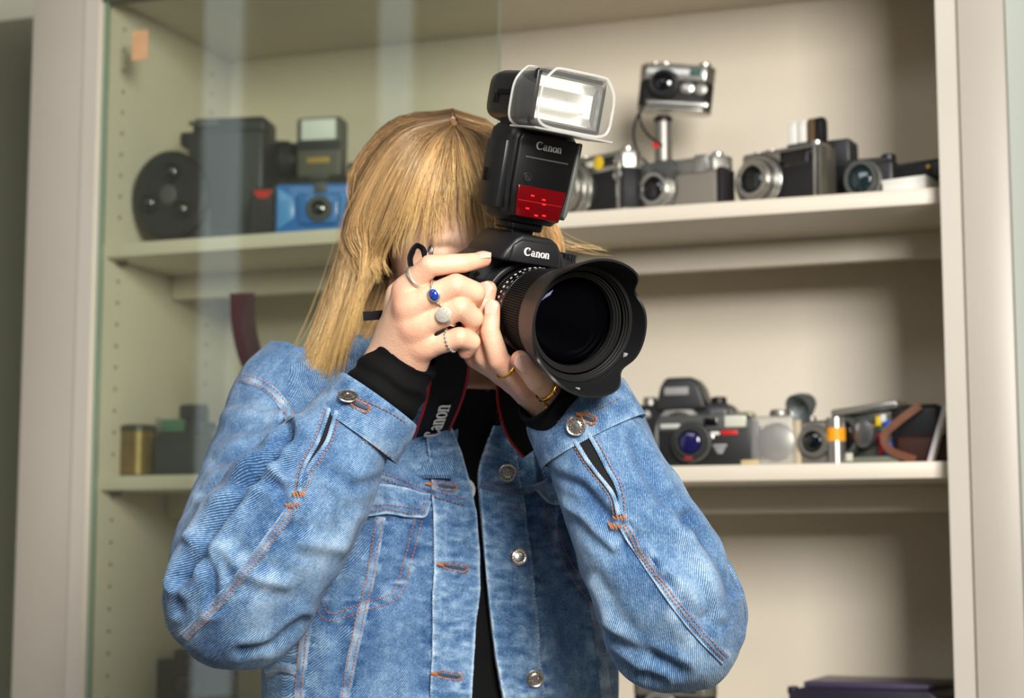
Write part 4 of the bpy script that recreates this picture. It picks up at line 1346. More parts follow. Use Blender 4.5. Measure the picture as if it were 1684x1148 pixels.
def buttonhole(bv, px, py, ang, ln=.024, parent=None, m=None):
    h = cast(bv, px, py); Mx = frame_at(h[0] + h[1] * .0010, h[1]) @ Matrix.Rotation(R(ang), 4, 'Y')
    out = []
    pts = [(-ln / 2 - .004, 0, 0)]
    n = 34
    path = []
    for i in range(n):
        t = i / n
        a = 2 * math.pi * t
        x = ln / 2 * math.cos(a); z = .0028 * math.sin(a) * (1 + .5 * (math.cos(a) > .5))
        path.append((x, z))
    for i, (x, z) in enumerate(path):
        a = 2 * math.pi * i / n
        nx, nz = math.cos(a) * .35, math.sin(a)
        q = math.hypot(nx, nz) + 1e-6
        e = .0016 * (1 + .35 * math.sin(i * 2.3))
        out.append(tube(np.array([(x, -.0004, z), (x + nx / q * e / 2, -.0011, z + nz / q * e / 2), (x + nx / q * e, -.0003, z + nz / q * e)]), .00040, 5))
    for i in range(3): out.append(tube(np.array([(-ln / 2 - .001, -.0006, (i - 1) * .0009), (-ln / 2 - .006, -.0006, (i - 1) * .0006)]), .0004, 5))
    o = obj('buttonhole', xf(join(*out), Mx), m or M_THR, parent or jacket, smooth=60, world=True)
    slot = lathe([(.0016, -.0002), (.0016, .0005), (0, .0006)], 16)
    slot = (arr(slot[0]) * np.array([ln / 2 / .0017, 1, .9]), slot[1])
    obj('slot', xf(slot, Mx), mat('dark_slot', (60, 66, 76), 0.9), o, world=True)
for x, y, a in ((730, 800, 8), (748, 933, 10), (738, 1111, 8)):
    buttonhole(BV_P, x, y, a)

# collar: standing band folded over round the neck
def collar():
    nu, nv = 44, 7
    V, Nn = [], []
    for j in range(nv):
        t = j / (nv - 1)
        for i in range(nu):
            a = R(-78 + (360 - 204) * 0 + i / (nu - 1) * 336) + R(0)
            ph = -math.pi / 2 + R(22) + i / (nu - 1) * (2 * math.pi - R(44)) + TY
            fr = abs(i / (nu - 1) - .5) * 2
            r = .070 + .040 * t + .012 * fr * t
            z = .020 - .060 * t ** 1.6 - .026 * fr ** 3
            V.append(NECK1 + np.array([r * math.cos(ph) * 1.05, r * math.sin(ph) * .9 + .004, z + .004 * math.sin(i * .9)]))
            Nn.append((math.cos(ph) * .6, math.sin(ph) * .6, .75))
    V = np.array(V); Nn = np.array(Nn); Nn /= np.linalg.norm(Nn, axis=1)[:, None]
    vf = slab(V, nu, nv, .004, Nn)
    uv = np.vstack([np.stack([np.tile(np.arange(nu) * .012, nv), np.repeat(np.arange(nv) * .010, nu)], 1)] * 2)
    return obj('collar', vf, M_DEN, jacket, smooth=60, world=True, uv=uv, attr={'fade': np.zeros(2 * nu * nv)})
collar()

# ------------------------------------------------------------------ sleeves
def sleeve(rows, elbow_i, folds, seed, n=150, m=300, flip=1):
    c = catmull(np.array([list(P(r[0], r[1], r[2])) + [r[3]] for r in rows]), m)
    path, rad = c[:, :3], c[:, 3]
    for _ in range(10):                                         # soften the bend
        path[1:-1] = path[1:-1] * .5 + (path[:-2] + path[2:]) * .25
    t, N, B = frames(path, up=-_fw)
    a = np.arange(n) * 2 * math.pi / n
    s = np.concatenate([[0], np.cumsum(np.linalg.norm(np.diff(path, axis=0), axis=1))])
    ei = int(elbow_i / (len(rows) - 1) * (m - 1))
    V = path[:, None, :] + rad[:, None, None] * (np.cos(a)[None, :, None] * N[:, None, :] + np.sin(a)[None, :, None] * B[:, None, :])
    # crease plane at the elbow
    E0 = path[ei]
    t1 = path[ei] - path[max(0, ei - m // 5)]; t2 = path[min(m - 1, ei + m // 5)] - path[ei]
    nb = t1 / np.linalg.norm(t1) + t2 / np.linalg.norm(t2); nb /= np.linalg.norm(nb)
    side = np.where(np.arange(m) < ei, -1.0, 1.0)[:, None]
    dd = ((V - E0) @ nb) * side
    push = np.where(dd < .0015, .0015 - dd, 0)
    V = V + (push * side)[..., None] * nb
    # folds
    ss = np.abs(s - s[ei])
    Vf = V.reshape(-1, 3)
    F = grid_faces(n, m, wrap_u=True)
    Nn = vnormals(Vf, F)
    ctr = np.repeat(path, n, 0); outw = Vf - ctr
    if ((Nn * outw).sum(1)).mean() < 0:
        Nn = -Nn; F = [f[::-1] for f in F]
    sa, aa = np.repeat(s, n), np.tile(a, m)
    q = np.stack([np.cos(aa) * 1.4, np.sin(aa) * 1.4, sa * 9.0], 1)
    d = .0040 * vnoise(q, 1.0, seed) + .0016 * vnoise(Vf, 48, seed + 1)
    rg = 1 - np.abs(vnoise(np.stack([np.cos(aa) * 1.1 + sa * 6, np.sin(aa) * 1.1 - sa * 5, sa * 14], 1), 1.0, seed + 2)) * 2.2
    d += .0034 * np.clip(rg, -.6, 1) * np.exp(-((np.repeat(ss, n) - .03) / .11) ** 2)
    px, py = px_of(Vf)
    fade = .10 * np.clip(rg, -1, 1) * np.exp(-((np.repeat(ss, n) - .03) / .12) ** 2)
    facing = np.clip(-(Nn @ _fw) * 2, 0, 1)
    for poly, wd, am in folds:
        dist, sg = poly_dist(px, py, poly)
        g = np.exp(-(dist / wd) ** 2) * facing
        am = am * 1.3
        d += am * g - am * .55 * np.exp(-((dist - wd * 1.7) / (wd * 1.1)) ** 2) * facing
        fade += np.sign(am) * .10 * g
    d = d * np.clip((s[-1] - sa) / .05, .12, 1)
    Vf = Vf + Nn * d[:, None]
    uv = np.stack([aa * .062, sa], 1)
    # double the seam column so the UV does not smear
    return Vf, F, uv, fade, path, t
FOLDS_R = [([(475, 705), (455, 745), (400, 800), (345, 872), (305, 955)], 11, -.0105), ([(352, 760), (420, 738), (492, 722)], 11, -.0040),
           ([(335, 812), (392, 792), (448, 752)], 10, -.0045), ([(345, 690), (400, 680), (470, 690)], 12, .0032),
           ([(338, 905), (352, 950), (350, 1000)], 8, -.0034), ([(312, 900), (300, 950), (298, 1005)], 8, -.0030), ([(420, 790), (455, 800), (475, 835)], 9, -.003),
           ([(500, 890), (560, 900), (590, 850)], 14, .0028), ([(395, 1070), (450, 1062), (500, 1020)], 9, -.0036), ([(370, 900), (400, 940), (470, 960)], 13, .0028),
           ([(535, 770), (580, 800), (620, 790)], 11, -.0024), ([(440, 760), (470, 790), (500, 790)], 9, .003)]
FOLDS_L = [([(905, 780), (955, 800), (1000, 850)], 10, -.0032), ([(915, 820), (960, 850), (1010, 900)], 9, .0030), ([(1040, 720), (1070, 790), (1120, 860)], 12, -.0036),
           ([(1130, 850), (1165, 900), (1200, 970)], 10, -.0036), ([(1100, 840), (1150, 930), (1180, 1010)], 11, .0030), ([(1000, 1040), (1060, 1080), (1120, 1100)], 10, -.0042),
           ([(975, 960), (1010, 1030), (1060, 1085)], 10, .0030), ([(1060, 900), (1120, 960), (1150, 1000)], 10, .0026), ([(1010, 1075), (1050, 1105), (1090, 1118)], 7, -.0036)]
SR = [(505, 640, 1.820, .060), (472, 672, 1.802, .0590), (449, 730, 1.775, .0565), (428, 800, 1.735, .0590), (407, 880, 1.685, .0625), (394, 945, 1.640, .0665),
      (392, 985, 1.607, .0670), (420, 938, 1.588, .0670), (475, 850, 1.578, .0635), (530, 768, 1.580, .0545), (572, 708, 1.585, .0435), (594, 678, 1.588, .0385)]
SL = [(945, 690, 1.850, .062), (972, 725, 1.838, .0600), (1000, 785, 1.800, .0575), (1042, 860, 1.750, .0590), (1084, 940, 1.690, .0620), (1106, 995, 1.635, .0640),
      (1108, 1018, 1.607, .0645), (1086, 965, 1.587, .0625), (1046, 875, 1.577, .0580), (1006, 785, 1.580, .0520), (980, 730, 1.586, .0480), (966, 702, 1.589, .0440)]
slv = {}
for nm, rows, folds, seed in (('R', SR, FOLDS_R, 31), ('L', SL, FOLDS_L, 47)):
    Vf, F, uv, fade, path, t = sleeve(rows, 6, folds, seed)
    seam = {'R': [(484, 832), (440, 892), (395, 950), (350, 1002), (305, 1048)], 'L': [(1026, 862), (1058, 915), (1090, 962), (1140, 1030), (1192, 1085)]}[nm]
    px, py = px_of(Vf)
    dist, sg = poly_dist(px, py, seam)
    near = np.exp(-(dist / 24.) ** 2)
    pk = vnoise(np.stack([px / 15., py / 15., 0 * px], 1), 1.0, 14)
    fade = fade + near * (.34 * pk - .02)
    Vf = Vf + vnormals(Vf, F) * (near * pk * .0010)[:, None]
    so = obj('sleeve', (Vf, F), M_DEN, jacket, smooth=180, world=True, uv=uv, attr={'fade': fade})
    bv = BVHTree.FromPolygons(Vf.tolist(), F)
    slv[nm] = (so, bv, path, t, seam)
    band(bv, 'felled_seam', seam, 17, .0018, .0018, M_DEN, jacket, fade=.04, seed=seed)
    stitches(bv, off(seam, -5.5), jacket, M_THR, lift=.0032); stitches(bv, off(seam, 1.0), jacket, M_THR, lift=.0032)
    edge = off(seam, 8.0)
    band(bv, 'seam_edge', edge, 3.4, .0022, .0018, M_DEN, jacket, fade=.22, seed=seed + 3, cols=3)
# armhole seam on the near shoulder
_, bvR, _, _, _ = slv['R']
BV_SH = bvh_of(jacket, slv['R'][0])
arm = [(398, 622), (430, 632), (458, 655), (478, 690)]
band(BV_SH, 'armhole_seam', arm, 16, .0020, .002, M_DEN, jacket, seed=5, fade=.06)
stitches(BV_SH, off(arm, -5), jacket, M_THR, lift=.0035); stitches(BV_SH, off(arm, 5), jacket, M_THR, lift=.0035)

# cuffs: stiff bands with a pointed tab end, button and buttonhole
def cuff(p0, p1, r0, r1, a0, a1, seed, tab=.02, up=None):
    ax = p1 - p0; ln = np.linalg.norm(ax); ax /= ln
    n_ = -_fw - (-_fw @ ax) * ax; n_ /= np.linalg.norm(n_); b_ = np.cross(ax, n_)   # angle 0 faces the viewer
    nu, nv = 72, 12
    V, Nn, ed = [], [], []
    for j in range(nv):
        t = j / (nv - 1)
        for i in range(nu):
            q = i / (nu - 1)
            a = R(a0 + (a1 - a0) * q)
            if q > .93: tt = .5 + (t - .5) * (1 - .55 * ((q - .93) / .07))
            else: tt = t
            r = (r0 + (r1 - r0) * tt) * (1 + .02 * math.sin(3 * a + seed)) + (.0035 * q)
            dirv = n_ * math.cos(a) + b_ * math.sin(a)
            V.append(p0 + ax * ln * tt + dirv * r); Nn.append(dirv); ed.append(max(abs(t - .5) * 2, 0) ** 6)
    V, Nn = np.array(V), np.array(Nn)
    V = V + Nn * (.0010 * vnoise(V, 70, seed) - .0010 * np.array(ed))[:, None]
    vf = slab(V, nu, nv, .0034, Nn)
    uv = np.vstack([np.stack([np.tile(np.linspace(0, r0 * R(a1 - a0), nu), nv), np.repeat(np.linspace(0, ln, nv), nu)], 1)] * 2)
    fd = .14 * vnoise(V, 90, seed + 4) + .12 * np.array(ed)
    o = obj('cuff', vf, M_DEN, jacket, smooth=60, world=True, uv=uv, attr={'fade': np.concatenate([fd, fd])})
    return o, BVHTree.FromPolygons(vf[0].tolist(), vf[1])
cR, bR = cuff(P(580, 712, 1.587), P(621, 655, 1.592), .0462, .0415, -150, 200, 3)
cL, bL = cuff(P(977, 726, 1.588), P(945, 664, 1.594), .0520, .0485, -170, 182, 6)

# cuff stitching, buttons, tabs and the open slits below them
def ring_line(bv, pts): return pts
stitches(bR, [(557, 645), (590, 655), (640, 678), (668, 696)], jacket, M_THR2, lift=.0012); stitches(bR, [(548, 690), (585, 712), (628, 742), (645, 752)], jacket, M_THR2, lift=.0012)
stitches(bL, [(880, 702), (930, 690), (985, 672), (1018, 655)], jacket, M_THR2, lift=.0012); stitches(bL, [(908, 752), (955, 742), (1005, 722), (1045, 700)], jacket, M_THR2, lift=.0012)
button(bR, 573, 655, parent=jacket, tilt=_up * .75 - _fw * .55 + _rt * .1)
buttonhole(bR, 592, 668, 25, .016, jacket)
button(bL, 948, 701, parent=jacket)
buttonhole(bL, 968, 689, 25, .012, jacket)
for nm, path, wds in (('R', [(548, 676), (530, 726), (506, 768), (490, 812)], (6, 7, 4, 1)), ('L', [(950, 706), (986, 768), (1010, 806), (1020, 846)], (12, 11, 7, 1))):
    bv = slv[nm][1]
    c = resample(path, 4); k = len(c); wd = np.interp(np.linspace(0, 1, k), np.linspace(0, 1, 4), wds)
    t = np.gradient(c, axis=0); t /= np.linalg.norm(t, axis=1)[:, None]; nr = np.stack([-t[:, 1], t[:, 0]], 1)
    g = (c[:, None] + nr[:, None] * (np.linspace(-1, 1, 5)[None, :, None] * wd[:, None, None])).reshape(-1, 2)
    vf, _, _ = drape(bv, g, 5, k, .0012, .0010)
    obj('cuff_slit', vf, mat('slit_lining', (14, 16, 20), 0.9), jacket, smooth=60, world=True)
    for sgn in (-1, 1):
        e = [tuple(x) for x in c + nr * (wd[:, None] * sgn * 1.05)]
        band(bv, 'slit_edge', e, 6.5, .0040, .0034, M_DEN, jacket, fade=.16, seed=20 + sgn, cols=4, step=5)
        stitches(bv, [tuple(x) for x in c + nr * (wd[:, None] * sgn + sgn * 7)], jacket, M_THR, lift=.0016)
    x, y = path[-1]
    bt = []                                                     # bar tacks
    for q in range(9):
        for (dx, dy) in ((0, 0), (-8, 14)):
            h = cast(bv, x + dx - 8 + q * 2, y + dy + (q % 2) * 3); h2 = cast(bv, x + dx - 6 + q * 2, y + dy + 5 + (q % 2) * 3)
            if h and h2: bt.append(tube(np.array([h[0] + h[1] * .0035, h2[0] + h2[1] * .0035]), .0005, 5))
    obj('bar_tack', join(*bt), M_THR, jacket, smooth=60, world=True)

# ------------------------------------------------------------------ black sleeve ends showing beyond the denim cuffs
def soft_tube(rows, seed, n=90, m=70, amp=.0030):
    c = catmull(np.array([list(P(r[0], r[1], r[2])) + [r[3]] for r in rows]), m)
    path, rad = c[:, :3], c[:, 3]
    t, N_, B_ = frames(path, up=-_fw)
    a = np.arange(n) * 2 * math.pi / n
    V = (path[:, None] + rad[:, None, None] * (np.cos(a)[None, :, None] * N_[:, None] + .82 * np.sin(a)[None, :, None] * B_[:, None]) ).reshape(-1, 3)
    F = grid_faces(n, m, True)
    s = np.repeat(np.linspace(0, 1, m), n); aa = np.tile(a, m)
    d = amp * vnoise(np.stack([np.cos(aa) * .9, np.sin(aa) * .9, s * 5.5], 1), 1., seed) + amp * .6 * np.sin(s * 26 + 2 * vnoise(np.stack([np.cos(aa), np.sin(aa), s], 1), 1.3, seed + 1))
    d *= np.clip((1 - s) * 8, .15, 1)
    out = V - np.repeat(path, n, 0); out /= np.linalg.norm(out, axis=1)[:, None]
    Vo = V + out * d[:, None]; Vi = Vo - out * .003
    k = len(V)
    F2 = [tuple(k + i for i in f[::-1]) for f in F]
    rim = [((m - 1) * n + i, (m - 1) * n + (i + 1) % n, k + (m - 1) * n + (i + 1) % n, k + (m - 1) * n + i) for i in range(n)]
    return np.vstack([Vo, Vi]), F + F2 + rim
for rows, sd in (([(585, 715, 1.588, .034), (612, 672, 1.590, .0370), (634, 641, 1.592, .0425), (652, 613, 1.592, .0400), (670, 586, 1.590, .0335), (677, 575, 1.588, .0305)], 61),
                 ([(976, 726, 1.590, .0360), (952, 690, 1.591, .0385), (930, 666, 1.587, .0400), (908, 648, 1.580, .0435), (895, 638, 1.577, .0420)], 67)):
    obj('sleeve_end', soft_tube(rows, sd), M_TEE, tee, smooth=180, world=True, fix=True)

# white curved print on the black top, glimpsed between the plackets
def _print():
    g = []
    arcp = [(765 + 14 * math.cos(R(a)), 806 + 16 * math.sin(R(a))) for a in np.linspace(-75, 75, 18)]
    c = np.array(arcp); ctr = np.array([765, 806.])
    for q_ in c:
        d_ = (q_ - ctr) / np.linalg.norm(q_ - ctr)
        for e in np.linspace(-2.6, 2.6, 4): g.append(q_ + d_ * e)
    vf, _, _ = drape(BV_TEE, np.array(g), 4, 18, .0006, .0005)
    obj('shirt_print', vf, mat('white_ink', (225, 225, 225), 0.6), tee, smooth=60, world=True)
_print()
# ------------------------------------------------------------------ hair
def _bv_head():
    V, Q = surface_nets(head_fn, HC - np.array([.13, .14, .16]), HC + np.array([.13, .14, .135]), .006)
    return BVHTree.FromPolygons(V.tolist(), Q.tolist())
BV_H = _bv_head()
def hpt(px, py, z):
    if z < 0.5:
        h = cast(BV_H, px, py)
        if h is None: return P(px, py, 1.79)
        return h[0] + h[1] * z
    return P(px, py, z)
GL = [
    [(747, 214, .004), (762, 250, .008), (776, 300, .010), (786, 345, .012), (792, 388, .016)],
    [(746, 214, .005), (744, 255, .009), (742, 305, .011), (738, 350, .013), (730, 402, .017)],
    [(744, 213, .005), (726, 255, .010), (710, 310, .013), (700, 365, .015), (690, 420, .018)],
    [(743, 212, .005), (708, 252, .011), (684, 312, .015), (668, 372, .018), (652, 422, .022), (634, 452, 1.730)],
    [(742, 210, .005), (694, 246, .012), (660, 310, .017), (642, 375, .022), (624, 425, 1.742), (594, 470, 1.738)],
    [(741, 207, .006), (680, 238, .013), (640, 308, .019), (620, 380, .026), (606, 440, 1.745), (590, 500, 1.742), (573, 560, 1.745), (560, 618, 1.75)],
    [(740, 203, .006), (668, 228, .014), (622, 300, .022), (602, 380, 1.770), (584, 450, 1.765), (564, 515, 1.755), (545, 580, 1.752), (528, 632, 1.755)],
    [(743, 192, 1.775), (655, 212, 1.785), (607, 285, 1.800), (588, 370, 1.800), (570, 440, 1.790), (548, 510, 1.780), (520, 572, 1.772), (484, 606, 1.775)],
    [(745, 183, 1.80), (650, 206, 1.820), (600, 280, 1.840), (581, 365, 1.845), (562, 440, 1.830), (538, 510, 1.810), (512, 575, 1.795), (505, 618, 1.785)],
    [(746, 182, 1.84), (662, 200, 1.875), (610, 272, 1.890), (590, 370, 1.890), (575, 450, 1.870), (560, 530, 1.840), (545, 600, 1.810), (550, 645, 1.795)],
]
GR = [
    [(748, 214, .004), (760, 250, .008), (773, 300, .010), (783, 345, .012), (788, 388, .016)],
    [(752, 212, .005), (785, 246, .010), (806, 300, .013), (816, 350, .020), (824, 395, 1.715)],
    [(753, 208, .006), (806, 240, .014), (842, 300, 1.760), (868, 360, 1.755), (880, 410, 1.760), (874, 490, 1.765), (858, 570, 1.750), (838, 630, 1.728), (826, 674, 1.712)],
    [(748, 192, 1.775), (815, 222, 1.785), (862, 300, 1.800), (900, 360, 1.805), (918, 402, 1.810), (905, 490, 1.810), (882, 570, 1.780), (858, 630, 1.750), (846, 676, 1.730)],
    [(746, 181, 1.84), (812, 208, 1.875), (862, 290, 1.890), (900, 370, 1.890), (912, 440, 1.880), (900, 520, 1.860), (880, 590, 1.800), (862, 650, 1.765), (858, 676, 1.745)],
]
UNDER = [[(668, 400, 1.80), (648, 470, 1.80), (620, 530, 1.80), (588, 590, 1.795), (566, 640, 1.785)], [(640, 380, 1.83), (622, 460, 1.83), (600, 530, 1.83), (572, 590, 1.82), (556, 640, 1.80)],
         [(612, 380, 1.85), (598, 460, 1.85), (580, 530, 1.845), (560, 590, 1.83), (550, 645, 1.80)]]
NSEG = 22
def guides(G):
    out = []
    for g in G:
        p = np.array([hpt(*q) for q in g])
        out.append(catmull(p, NSEG))
    return np.array(out)
def strands(G, count, seed, spread=.0016, clumps=70, layer=(0, .007), trim=(.86, 1.04), rad=.00042):
    r = np.random.default_rng(seed)
    g = guides(G); n = len(g)
    t = np.linspace(0, 1, NSEG)
    cl = r.uniform(0, n - 1, clumps); cl_off = r.normal(0, 1, (clumps, 3)) * .0028; cl_len = r.uniform(.90, 1.05, clumps); cl_tone = r.normal(0, .5, clumps)
    x = r.uniform(0, n - 1, count)
    ci = np.array([np.argmin(np.abs(cl - v) + r.uniform(0, .10, clumps)) for v in x])
    i0 = np.clip(np.floor(x).astype(int), 0, n - 2); f = x - i0
    pts = g[i0] * (1 - f)[:, None, None] + g[i0 + 1] * f[:, None, None]
    xc = cl[ci]; j0 = np.clip(np.floor(xc).astype(int), 0, n - 2); fc = xc - j0
    cpt = g[j0] * (1 - fc)[:, None, None] + g[j0 + 1] * fc[:, None, None]
    wgt = (np.clip((t - .12) / .88, 0, 1) ** 1.1 * .62)[None, :, None]
    pts = pts * (1 - wgt) + cpt * wgt + cl_off[ci][:, None, :] * (t ** 1.3)[None, :, None]
    outw = pts - HC; outw /= np.linalg.norm(outw, axis=2)[..., None]
    lay = r.uniform(layer[0], layer[1], count) * (.3 + .7 * r.random(count))
    pts += outw * (lay[:, None] * np.clip(t * 5, .25, 1)[None, :])[..., None]
    # gentle waves and stray ends
    ph = r.uniform(0, 6.28, (count, 3)); fr = r.uniform(1.0, 2.6, (count, 1))
    amp = r.gamma(1.6, spread / 1.6, (count, 1))
    wave = np.stack([np.sin(fr * 6.28 * t[None] + ph[:, k:k + 1]) for k in range(3)], 2)
    pts += wave * (amp * t[None])[..., None] * np.array([1, .6, .5])
    ln = r.uniform(trim[0], trim[1], count) * cl_len[ci]
    ln = np.clip(ln, .6, 1.0)
    tt = t[None] * ln[:, None] * (NSEG - 1); k0 = np.clip(tt.astype(int), 0, NSEG - 2); fk = (tt - k0)[..., None]
    idx = np.arange(count)[:, None]
    pts = pts[idx, k0] * (1 - fk) + pts[idx, k0 + 1] * fk
    tone = r.normal(0, 1, count) * .75 + cl_tone[ci]
    return pts, tone, ln
def strand_mesh(pts, rad):
    n, m, _ = pts.shape
    T = np.gradient(pts, axis=1); T /= np.linalg.norm(T, axis=2)[..., None] + 1e-12
    u = np.array([.31, -.9, .3]); A_ = np.cross(T, u); A_ /= np.linalg.norm(A_, axis=2)[..., None] + 1e-12
    B_ = np.cross(T, A_)
    t = np.linspace(0, 1, m); prof = (np.minimum(1, .55 + t * 3) * (1 - t ** 5) * .9 + .1)[None, :, None] * rad[:, None, None]
    V = np.stack([pts + prof * (math.cos(a) * A_ + math.sin(a) * B_) for a in (0, 2.094, 4.189)], 2)   # n,m,3,3
    base = (np.arange(n) * m * 3)[:, None, None] + (np.arange(m - 1) * 3)[None, :, None]
    q = []
    for k in range(3):
        k2 = (k + 1) % 3
        q.append(np.stack([base + k, base + k2, base + 3 + k2, base + 3 + k], -1).reshape(-1, 4))
    return V.reshape(-1, 3), np.vstack(q)
def hair_cols(tone, m, root=(108, 82, 56), mid=(200, 162, 112), end=(238, 198, 134)):
    t = np.linspace(0, 1, m)
    ra, mi, en = np.array(lin(root)), np.array(lin(mid)), np.array(lin(end))
    c = np.where(t[:, None] < .45, ra + (mi - ra) * (t[:, None] / .45), mi + (en - mi) * ((t[:, None] - .45) / .55))
    k = np.clip(1 + .34 * tone, .30, 1.7)
    return np.clip(c[None] * k[:, None, None], 0, 1)
M_HAIR = bpy.data.materials.new('blond_hair'); M_HAIR.use_nodes = True
def _hm():
    nt = M_HAIR.node_tree; b = nt.nodes['Principled BSDF']
    at = nt.nodes.new('ShaderNodeAttribute'); at.attribute_name = 'tint'
    nt.links.new(at.outputs['Color'], b.inputs['Base Color'])
    b.inputs['Roughness'].default_value = .30; b.inputs['Specular IOR Level'].default_value = .75; b.inputs['Specular Tint'].default_value = (1, .9, .72, 1)
_hm()
def emit_hair(sets):
    VV, QQ, CC, o = [], [], [], 0
    for pts, tone, rad in sets:
        V, Q = strand_mesh(pts, rad)
        c = hair_cols(tone, pts.shape[1])
        VV.append(V); QQ.append(Q + o); CC.append(np.repeat(c.reshape(-1, 3), 3, 0)); o += len(V)
    return np.vstack(VV), np.vstack(QQ), np.vstack(CC)
sets = []
rr = np.random.default_rng(5)
def add(G, count, seed, **k):
    p, tn, ln = strands(G, count, seed, **k)
    sets.append((p, tn, rr.uniform(.00018, .00036, count) * k.get('rad', 1.0)))
k_ = dict(rad=1.0)
add(GL[:4], 520, 1, spread=.0022, clumps=26, layer=(0, .004), trim=(.78, 1.05))       # thin fringe over the forehead
add(GR[:3], 1100, 2, spread=.0022, clumps=50, layer=(0, .006), trim=(.78, 1.05))
add(GL[3:], 5200, 3, clumps=170, trim=(.74, 1.05))
add(GL[6:], 1900, 4, clumps=70, layer=(0, .012), trim=(.70, 1.05), spread=.0026)
add(GR[1:], 2200, 6, clumps=60)
add(UNDER, 700, 7, clumps=26, layer=(0, .004))
add([g[:4] for g in GL[:5]], 900, 8, clumps=40, layer=(0, .003), trim=(.55, 1.0))     # denser roots along the parting
add([g[:4] for g in GR[:3]], 500, 9, clumps=26, layer=(0, .003), trim=(.5, .95))
# loose flyaways
fly, tone = [], []
for k in range(26):
    g = GL[rr.integers(4, 9)]
    p = catmull(np.array([hpt(*q) for q in g]), NSEG)
    v = rr.normal(0, 1, 3) * np.array([1, .5, .5]); t = np.linspace(0, 1, NSEG)[:, None]
    o_ = p - HC; o_ /= np.linalg.norm(o_, axis=1)[:, None]
    fly.append(p + o_ * (.006 + .010 * rr.random()) * np.sin(t * 3.0) + v * .012 * t ** 2); tone.append(.8)
for k in range(14):
    e = rr.normal(0, 1, 4)
    fly.append(catmull(np.array([P(850 + 8 * e[0], 340 + 10 * e[1], 1.78), P(892, 372 + 8 * e[1], 1.79), P(925 + 5 * e[2], 398 + 5 * e[1], 1.80), P(962 + 10 * e[2], 408 + 4 * e[3], 1.80), P(1000 + 14 * e[0], 414 + 5 * e[3], 1.80)]), NSEG)); tone.append(.9)
sets.append((np.array(fly), np.array(tone), np.full(len(fly), .00016)))
_v, _q, _c = emit_hair(sets)
hair = obj('hair', (_v, _q), M_HAIR, person, smooth=180, world=True, attr={'tint': _c})
hair['label'] = 'shoulder-length blond hair with a centre parting and fringe'
# body of the hair beneath the outer strands
def under(G, nu, inset, seg0=0, seg1=NSEG):
    g = guides(G); n = len(g)
    x = np.linspace(0, n - 1, nu); i0 = np.clip(np.floor(x).astype(int), 0, n - 2); f = (x - i0)[:, None, None]
    s = g[i0] * (1 - f) + g[i0 + 1] * f                     # nu, NSEG, 3
    s = s[:, seg0:seg1]
    ow = s - HC; ow /= np.linalg.norm(ow, axis=2)[..., None]
    s = s - ow * inset
    V = s.reshape(-1, 3)
    return slab(V, s.shape[1], nu, .004, ow.reshape(-1, 3))
def crown(inset=.0012, na=40, k=7):
    gl_, gr_ = guides(GL), guides(GR)
    rows = []
    for a in np.linspace(0, 1, na):
        x = a * (len(gl_) - 1); i = min(int(x), len(gl_) - 2); f = x - i; l_ = gl_[i] * (1 - f) + gl_[i + 1] * f
        y = a * (len(gr_) - 1); i = min(int(y), len(gr_) - 2); f = y - i; r_ = gr_[i] * (1 - f) + gr_[i + 1] * f
        rows.append(np.vstack([l_[:k][::-1], r_[:k]]))
    s = np.array(rows); ow = s - HC; ow /= np.linalg.norm(ow, axis=2)[..., None]
    s = s - ow * inset
    return slab(s.reshape(-1, 3), 2 * k, na, .003, ow.reshape(-1, 3))
parts = [crown(), under(GL[4:], 70, .0015, 0, NSEG - 2), under(GR[2:], 40, .0015, 0, NSEG - 2), under([g[:3] for g in GL[:5]], 30, .0035, 0, 16), under([g[:3] for g in GR[:4]], 30, .0035, 0, 20),
         under([GL[9], GR[4]], 30, .001, 0, 18), under(UNDER, 20, .002)]
mass = join(*parts)
t_ = np.full((len(mass[0]), 3), 1.0) * np.array(lin((150, 112, 68)))
obj('hair_underlayer', mass, M_HAIR, hair, smooth=180, world=True, attr={'tint': t_})
# ------------------------------------------------------------------ rings
M_SILV = mat('silver', (222, 220, 214), 0.30, 0.85)
M_GOLD = mat('gold', (226, 170, 70), 0.2, 1.0)
def ring_base(J, nm, i, t):
    a, b = J[nm][i], J[nm][i + 1]
    ax = b - a; ax /= np.linalg.norm(ax)
    c = a + (b - a) * t
    r0 = FR[nm][i] * (.92 if i == 0 else 1.0); rr_ = r0 + (FR[nm][i + 1] - r0) * t
    n_ = -_fw - (-_fw @ ax) * ax; n_ /= np.linalg.norm(n_)
    Mx = Matrix(((np.cross(n_, ax)[0], n_[0], ax[0], c[0]), (np.cross(n_, ax)[1], n_[1], ax[1], c[1]), (np.cross(n_, ax)[2], n_[2], ax[2], c[2]), (0, 0, 0, 1)))
    return Mx, rr_                                             # local: z along finger, y towards the viewer
def circ(r, n=40, wob=0, k=7):
    return np.array([((r + wob * math.cos(k * a)) * math.cos(a), (r + wob * math.cos(k * a)) * math.sin(a), wob * math.sin(k * a)) for a in np.linspace(0, 2 * math.pi, n + 1)[:-1]])
def make_ring(name, J, nm, i, t, label, build, tilt=0):
    Mx, r = ring_base(J, nm, i, t)
    e = empty(name, Mx @ Matrix.Rotation(R(tilt), 4, 'X'))
    tag(e, label, 'ring')
    build(e, r)
    return e
def rg_plain(e, r):
    obj('band', tube(circ(r + .0009, 48), .0012, 8, up=(0, 0, 1), closed=True), M_SILV, e)
    obj('wire_wrap', tube(circ(r + .0009, 160, .0007, 26), .00045, 5, up=(0, 0, 1), closed=True), M_SILV, e)
